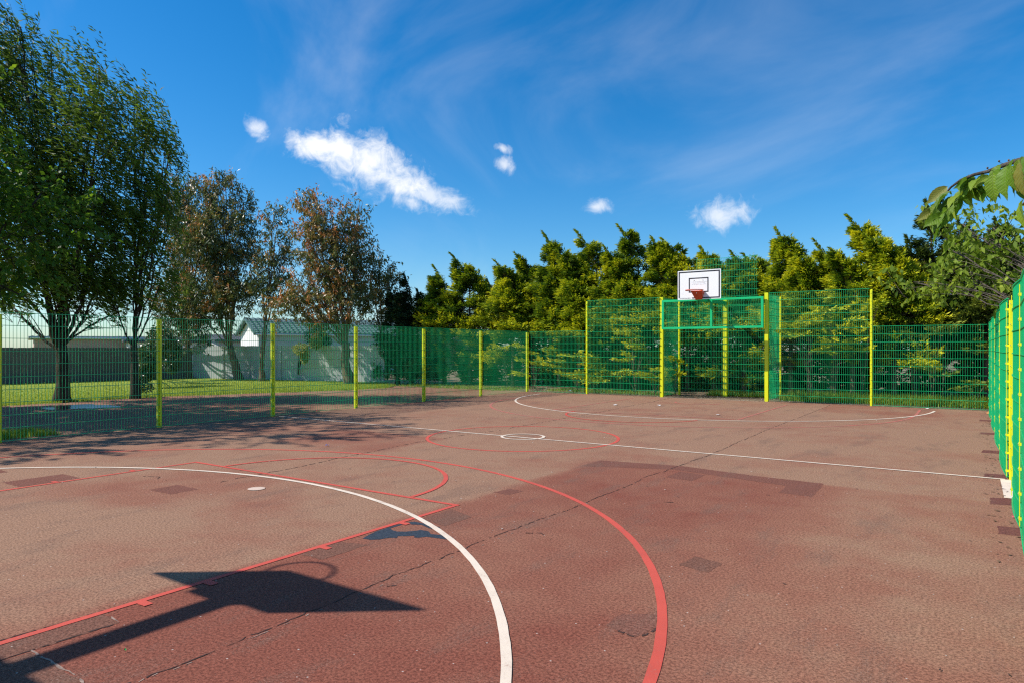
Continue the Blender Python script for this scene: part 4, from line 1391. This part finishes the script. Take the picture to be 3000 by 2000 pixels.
# ------------------------------------------------------------------ grey board fence
def board_fence(label, a, b, h, bw, mat, gapw=0.006, top=True, cap=0.0):
    a = np.array(a[:2]); b = np.array(b[:2])
    L = float(np.linalg.norm(b - a))
    root = empty('board_fence', label, 'fence', None, (a[0], a[1], 0))
    root.rotation_euler = (0, 0, math.atan2(b[1] - a[1], b[0] - a[0]))
    me = MB().box(0, bw - gapw, -0.012, 0.012, -0.05, h).mesh('board')
    n = int(L / bw)
    for i in range(n):
        o = link('board', me, mat, root)
        o.location = (i * bw, random.uniform(-0.006, 0.006), random.uniform(-0.012, 0.012))
    MB().box(0, L, 0.013, 0.05, 0.35, 0.43).build('rail', mat, root)
    MB().box(0, L, 0.013, 0.05, h - 0.35, h - 0.27).build('rail', mat, root)
    x = 2.0
    while x < L:
        MB().box(x, x + 0.11, -0.045, -0.013, -0.05, h + 0.02).build('post', mat, root)
        x += 3.6
    return root


wl0 = gp(-260, 1134); wl1 = gp(300, 1117.5); wl2 = gp(566, 1107)
board_fence('grey vertical board fence in shade behind the willows', wl0, wl2, 1.50, 0.145, M_board_shaded)
wr1 = gp(1135, 1122)
board_fence('sunlit pale grey panel fence behind the gum trees, patched with leaf shadow', wl2, wr1, 1.58, 0.20, M_board_sunlit, 0.003)


def leafy(name, label, cat, lobes, mat, n, leaf, base, group=None):
    """a bush or climber: stems and leaves in lobes"""
    base = np.array(base, float)
    root = empty(name, label, cat, group, tuple(base))
    st = MB(); P, A = [], []
    for c, r in lobes:
        c = np.array(c) - base; r = np.array(r)
        for k in range(7):
            e = c + unit(rng.normal(size=3)) * r * 0.85
            st.tube(bez(np.zeros(3), np.array((c[0] * 0.5, c[1] * 0.5, c[2])), e, 6), np.linspace(0.016, 0.004, 6), 4, cap=False)
        d = unit(rng.normal(size=(n, 3)))
        P.append(c + d * r * (rng.uniform(0.25, 1, n) ** 0.5)[:, None]); A.append(d * 0.5 + np.array((0, 0, -0.5)) + rng.normal(0, 0.5, (n, 3)))
    st.build('stem', M_bark, root, True)
    P = np.concatenate(P)
    link('foliage', quads_mesh('foliage', leaf_quads(P, np.concatenate(A), *leaf), quad_idx(len(P)), np.clip(rng.normal(0.5, 0.25, len(P)), 0, 1)), mat, root)
    return root


leafy('ivy_bush', 'dark glossy ivy bush growing against the board fence by the stubby gum', 'bush', [L_(440, 1045, 25, 34, 45), L_(470, 1000, 26, 40, 50), L_(505, 1040, 28, 26, 55), L_(428, 1090, 24.5, 18, 26)], M_ivy, 1300, (0.10, 0.08), gp(455, 1110))
leafy('lawn_shrub', 'small straggly shrub at the foot of the slimmer willow', 'bush', [L_(425, 1130, 20.5, 26, 18), L_(412, 1115, 20.4, 14, 20)], M_ivy, 260, (0.07, 0.045), gp(405, 1163))
leafy('climber', 'variegated climber spilling over the top of the pale fence', 'climber', [L_(882, 1022, 29.2, 24, 17), L_(893, 1042, 29.2, 11, 22), L_(925, 1000, 29.8, 20, 22)], M_varieg, 420, (0.09, 0.07), wl2 * 0.44 + wr1 * 0.56 + (0, 0.15, 0))
leafy('garden_bush', 'dark bush standing behind the pale fence in front of the teal roofed house', 'bush', [L_(925, 985, 31.5, 30, 34), L_(945, 1000, 31.5, 25, 25)], M_ivy, 800, (0.10, 0.06), at(930, 1112, 31.8) * (1, 1, 0))

# ------------------------------------------------------------------ houses
def house(label, corner, gdir, gw, length, eaves, ridge, wallmat_g, wallmat_s, roofmat, tile=True):
    """corner: plan point shared by gable wall and long wall; gdir: unit plan vector along the gable (away from the corner); long wall runs along sdir"""
    root = empty('house', label, 'house', None, (corner[0], corner[1], 0))
    gd = np.array((gdir[0], gdir[1], 0.0))
    sd = np.array((-gdir[1], gdir[0], 0.0))
    if sd @ FWD < 0:
        sd = -sd
    up = np.array((0, 0, 1.0))
    o = np.zeros(3)
    A, B = o, gd * gw
    M = gd * gw / 2
    MB().add([A, B, B + up * eaves, M + up * ridge, A + up * eaves], [(0, 1, 2, 3, 4)]).build('gable_wall', wallmat_g, root)
    MB().add([A + sd * length, B + sd * length, B + sd * length + up * eaves, M + sd * length + up * ridge, A + sd * length + up * eaves], [(4, 3, 2, 1, 0)]).build('gable_wall', wallmat_g, root)
    MB().add([A, A + sd * length, A + sd * length + up * eaves, A + up * eaves], [(0, 1, 2, 3)]).build('wall', wallmat_s, root)
    MB().add([B, B + sd * length, B + sd * length + up * eaves, B + up * eaves], [(3, 2, 1, 0)]).build('wall', wallmat_s, root)
    rf = bpy.data.objects.new('roof', None); col.objects.link(rf); rf.parent = root
    ov = 0.22
    for side, P0 in ((-1, A), (1, B)):
        e0 = P0 + gd * side * ov + up * (eaves - ov * (ridge - eaves) / (gw / 2)) - sd * ov
        r0_ = M + up * ridge - sd * ov
        nrm = unit(np.cross(sd, r0_ - e0)); nrm = nrm if nrm[2] > 0 else -nrm
        nrow = 8
        for i in range(nrow):
            a0 = e0 + (r0_ - e0) * (i / nrow) + nrm * 0.07
            a1 = e0 + (r0_ - e0) * ((i + 1.15) / nrow if i < nrow - 1 else 1.0) + nrm * 0.045
            n2 = int((length + 2 * ov) / 0.30)
            mb = MB()
            for k in range(n2):
                s0 = sd * (k * 0.30); s1 = sd * (k * 0.30 + 0.15); s2 = sd * ((k + 1) * 0.30)
                b_ = len(mb.v)
                mb.add([a0 + s0, a0 + s1 + nrm * 0.05, a0 + s2, a1 + s2, a1 + s1 + nrm * 0.05, a1 + s0, a0 + s0 - nrm * 0.06, a0 + s1 - nrm * 0.01, a0 + s2 - nrm * 0.06],
                       [(0, 1, 4, 5), (1, 2, 3, 4), (6, 7, 1, 0), (7, 8, 2, 1)])
            mb.build('tile_course', roofmat, rf)
        MB().tube([e0 + up * -0.02, e0 + up * -0.02 + sd * (length + 2 * ov)], [0.06, 0.06], 6).build('gutter', M_darkroof if roofmat is M_darkroof else M_whitewall, root)
        MB().bar(e0 + sd * 0.0 + up * 0.0, r0_, 0.16).build('bargeboard', roofmat, root)
    return root


gd = np.array((-0.94, 0.35))
gd = gd / np.linalg.norm(gd)
cn = at(757, 1000, 40)
house('white gabled bungalow with a teal tiled roof behind the pale fence', cn, gd, 4.1, 9.5, 2.38, 3.25, M_whitewall, M_palewall, M_tealroof)
cn = at(1118, 1000, 46)
house('house with a brick wall and dark tiled roof seen behind the rust tinged gum tree', cn, gd, 6.0, 9.0, 2.1, 3.4, M_brick, M_brick, M_darkroof)
cn = at(640, 1000, 47)
house('grey rendered house partly hidden behind the spreading gum tree', cn, gd, 7.0, 6.0, 2.0, 2.4, M_greyrender, M_greyrender, M_darkroof)
cn = at(100, 1000, 44)
house('pink rendered house behind the board fence, left of the thick willow trunk', cn, gd, 9.0, 6.0, 2.15, 2.22, M_pinkwall, M_pinkwall, M_greyrender)
cn = at(375, 1000, 46)
house('white bungalow behind the board fence between the two willow trunks', cn, gd, 9.0, 5.0, 1.95, 2.25, M_whitewall, M_whitewall, M_darkroof)

# ------------------------------------------------------------------ cherry trees outside the side fence
# farther cherry: hanging leaves over the fence
tree('cherry_tree', 'cherry tree with pale hanging leaves spreading over the side fence in front of the hedge', 'tree',
     [(1.9, 10.2, 0), (1.9, 10.2, 0.8), (1.7, 10.3, 1.5)], 0.038,
     [L_(2900, 710, 10.0, 90, 70, 60), L_(2780, 770, 10.4, 100, 55, 60), L_(2960, 800, 9.6, 70, 60, 60), L_(2690, 850, 10.8, 70, 28, 50), L_(2860, 850, 10.2, 80, 40, 60), L_(3060, 700, 9.5, 90, 110, 80), L_(2820, 690, 10.6, 70, 45, 50)],
     M_cherryfar, M_twig, 6400, (0.105, 0.058), 'euc', bs=0.55)

# nearer cherry: one branch with large single leaves
m, nt = new_mat('cherry_leaf')
tc = nt.n('ShaderNodeTexCoord').outputs['Object']
oi = nt.n('ShaderNodeObjectInfo')
sep = nt.n('ShaderNodeSeparateXYZ')
nt.set(sep.inputs[0], tc)
ay = nt.math('ABSOLUTE', sep.outputs[1])
w = nt.math('SINE', nt.math('MULTIPLY', nt.math('SUBTRACT', sep.outputs[0], nt.math('MULTIPLY', ay, 0.75)), 620.0))
vein = nt.smooth(w, 0.3, 0.95)
rib = nt.math('SUBTRACT', 1.0, nt.smooth(ay, 0.0004, 0.0016))
vv = nt.math('MAXIMUM', nt.math('MULTIPLY', vein, 0.55), rib)
base_c = nt.ramp(oi.outputs['Random'], [(0.0, (0.10, 0.20, 0.010)), (0.6, (0.19, 0.33, 0.016)), (0.85, (0.27, 0.36, 0.025)), (1.0, (0.24, 0.16, 0.04))])
cc = nt.mix(nt.math('MULTIPLY', vv, 0.45), base_c, (0.26, 0.32, 0.09))
p = nt.n('ShaderNodeBsdfPrincipled')
nt.set(p.inputs['Base Color'], cc)
p.inputs['Roughness'].default_value = 0.5
p.inputs['Specular IOR Level'].default_value = 0.45
bp = nt.n('ShaderNodeBump')
bp.inputs['Strength'].default_value = 0.6
bp.inputs['Distance'].default_value = 0.002
bp.invert = True
nt.set(bp.inputs['Height'], vv)
nt.set(p.inputs['Normal'], bp.outputs[0])
tr = nt.n('ShaderNodeBsdfTranslucent')
nt.set(tr.inputs[0], cc)
mx = nt.n('ShaderNodeMixShader')
mx.inputs[0].default_value = 0.45
nt.set(mx.inputs[1], p.outputs[0]); nt.set(mx.inputs[2], tr.outputs[0])
nt.set(nt.n('ShaderNodeOutputMaterial').inputs[0], mx.outputs[0])
M_cherry = m


def cherry_leaf_mesh(seed):
    r = random.Random(seed)
    L, W = 0.105, 0.050
    n = 14
    fold = r.uniform(0.25, 0.55)
    droop = r.uniform(0.1, 0.35)
    tw = r.uniform(-0.3, 0.3)
    v, f = [], []
    for i in range(n + 1):
        t = i / n
        wdt = W / 2 * (math.sin(math.pi * min(1, t ** 0.85)) ** 0.75) * (1.0 if t < 0.72 else 1 - ((t - 0.72) / 0.28) * 0.55)
        if i in (0, n):
            wdt = 0.0006
        wdt *= 1 + 0.05 * (i % 2)
        z = -droop * L * t * t
        for s in (-1, -0.5, 0, 0.5, 1):
            y = s * wdt
            zz = z + abs(y) * fold + 0.0016 * math.sin(i * 1.9) * abs(s) + tw * y * t
            v.append((t * L - abs(s) * 0.003, y, zz))
    for i in range(n):
        for k in range(4):
            a = i * 5 + k
            f.append((a, a + 1, a + 6, a + 5))
    # petiole
    mb = MB().add(v, f)
    mb.tube([(-0.007, 0, 0.001), (0, 0, 0)], [0.0011, 0.0011], 4, cap=False)
    return mb.mesh('leaf', True)


leaf_meshes = [cherry_leaf_mesh(i) for i in range(6)]
for lm in leaf_meshes:
    lm.materials.append(M_cherry)
ch_base = np.array((1.95, 3.5, -0.004))
cherry = empty('cherry_tree', 'cherry branch with large glossy leaves arching over the side fence against the sky', 'tree', None, tuple(ch_base))
tr_ = MB()
tpts = [np.array((0, 0, -0.05)), np.array((0.0, 0.02, 0.8)), np.array((-0.05, 0.0, 1.5)), np.array((-0.2, 0.05, 2.0))]
tr_.tube(tpts, [0.09, 0.075, 0.065, 0.05], 10)
tr_.build('trunk', M_twig, cherry, True)
bpx = [(3120, 470, 2.45), (3040, 462, 2.45), (2985, 470, 2.5), (2935, 487, 2.55), (2895, 503, 2.6), (2852, 513, 2.62), (2815, 528, 2.65), (2785, 550, 2.68), (2762, 580, 2.7), (2750, 610, 2.7)]
bw_ = [at(*q) - ch_base for q in bpx]
brm = MB()
brm.tube([tpts[-1], (tpts[-1] + bw_[0]) / 2 + (0, 0, 0.12)] + bw_, list(np.linspace(0.013, 0.002, len(bw_) + 2)), 6)
# second bough carrying the lower leaves beyond the frame edge
b2px = [(3060, 560, 2.2), (3010, 585, 2.2), (2996, 600, 2.22)]
b2w = [at(*q) - ch_base for q in b2px]
brm.tube([tpts[-1], b2w[0]] + b2w[1:], [0.02, 0.008, 0.005, 0.003], 5)
brm.build('branch', M_twig, cherry, True)


def place_leaf(tip_dir, pos, scale, roll, k):
    o = link('leaf', leaf_meshes[k % 6], None, cherry)
    x = Vector(tip_dir).normalized()
    up = Vector((0, 0, 1)) + Vector((random.uniform(-0.6, 0.6), random.uniform(-0.6, 0.6), 0))
    # leaf face turned to the sun / the court
    ref = Vector((-0.55, -0.65, 0.5)) + Vector((random.gauss(0, 0.35), random.gauss(0, 0.35), random.gauss(0, 0.3)))
    y = ref.cross(x).normalized()
    z = x.cross(y)
    mtx = Matrix((x, y, z)).transposed().to_4x4()
    o.matrix_local = Matrix.Translation(Vector(pos)) @ mtx @ Matrix.Rotation(roll, 4, 'X') @ Matrix.Scale(scale, 4)
    return o


B = np.array(bw_)
Ls = np.concatenate([[0], np.cumsum(np.linalg.norm(np.diff(B, axis=0), axis=1))])
k = 0
for s in np.linspace(0.0, Ls[-1], 40):
    pos = np.array([np.interp(s, Ls, B[:, i]) for i in range(3)])
    for r_ in range(3):
        lat = random.uniform(-0.6, 0.2)
        d = RIGHT * lat + np.array((0, 0, -1.0)) * random.uniform(0.6, 1.0) + FWD * random.uniform(-0.35, 0.45)
        if s > Ls[-1] * 0.75:
            d = d + RIGHT * -0.3
        if r_ == 2 and random.random() < 0.6:
            d = RIGHT * -0.9 + np.array((0, 0, -0.45)) + FWD * random.uniform(-0.5, -0.1)
        off = RIGHT * random.uniform(-0.012, 0.012) + np.array((0, 0, random.uniform(-0.075, 0.01))) + FWD * random.uniform(-0.05, 0.05)
        place_leaf(d, pos + off, random.uniform(0.5, 0.9), random.uniform(-0.9, 0.9), k)
        k += 1
for px, py, D, lat, sc in [(2950, 490, 2.15, -0.25, 1.0), (2990, 478, 2.05, -0.1, 1.1), (2995, 590, 2.1, -0.05, 1.0), (3005, 520, 2.1, 0.1, 1.0), (2970, 470, 2.3, -0.6, 0.9), (3015, 450, 2.1, -0.5, 1.0), (2962, 483, 2.4, -0.1, 0.9), (2908, 510, 2.45, -0.05, 1.0)]:
    place_leaf(RIGHT * lat + np.array((0, 0, -1.0)), at(px, py, D) - ch_base, sc, random.uniform(-0.3, 0.3), k)
    k += 1
for px, py in ((2893, 493), (2927, 473), (2955, 470)):
    q = at(px, py, 2.55) - ch_base
    mb = MB()
    a = np.linspace(-1, 1, 6)
    mb.tube([q + np.array((0, 0, 0.004 * t)) for t in a], [0.004 * math.sqrt(max(0.02, 1 - t * t)) for t in a], 6)
    mb.tube([q + (0, 0, -0.004), q + RIGHT * 0.025 + (0, 0, -0.012)], [0.0008, 0.0008], 3)
    mb.build('cherry_bud', M_barkeuc, cherry, True)
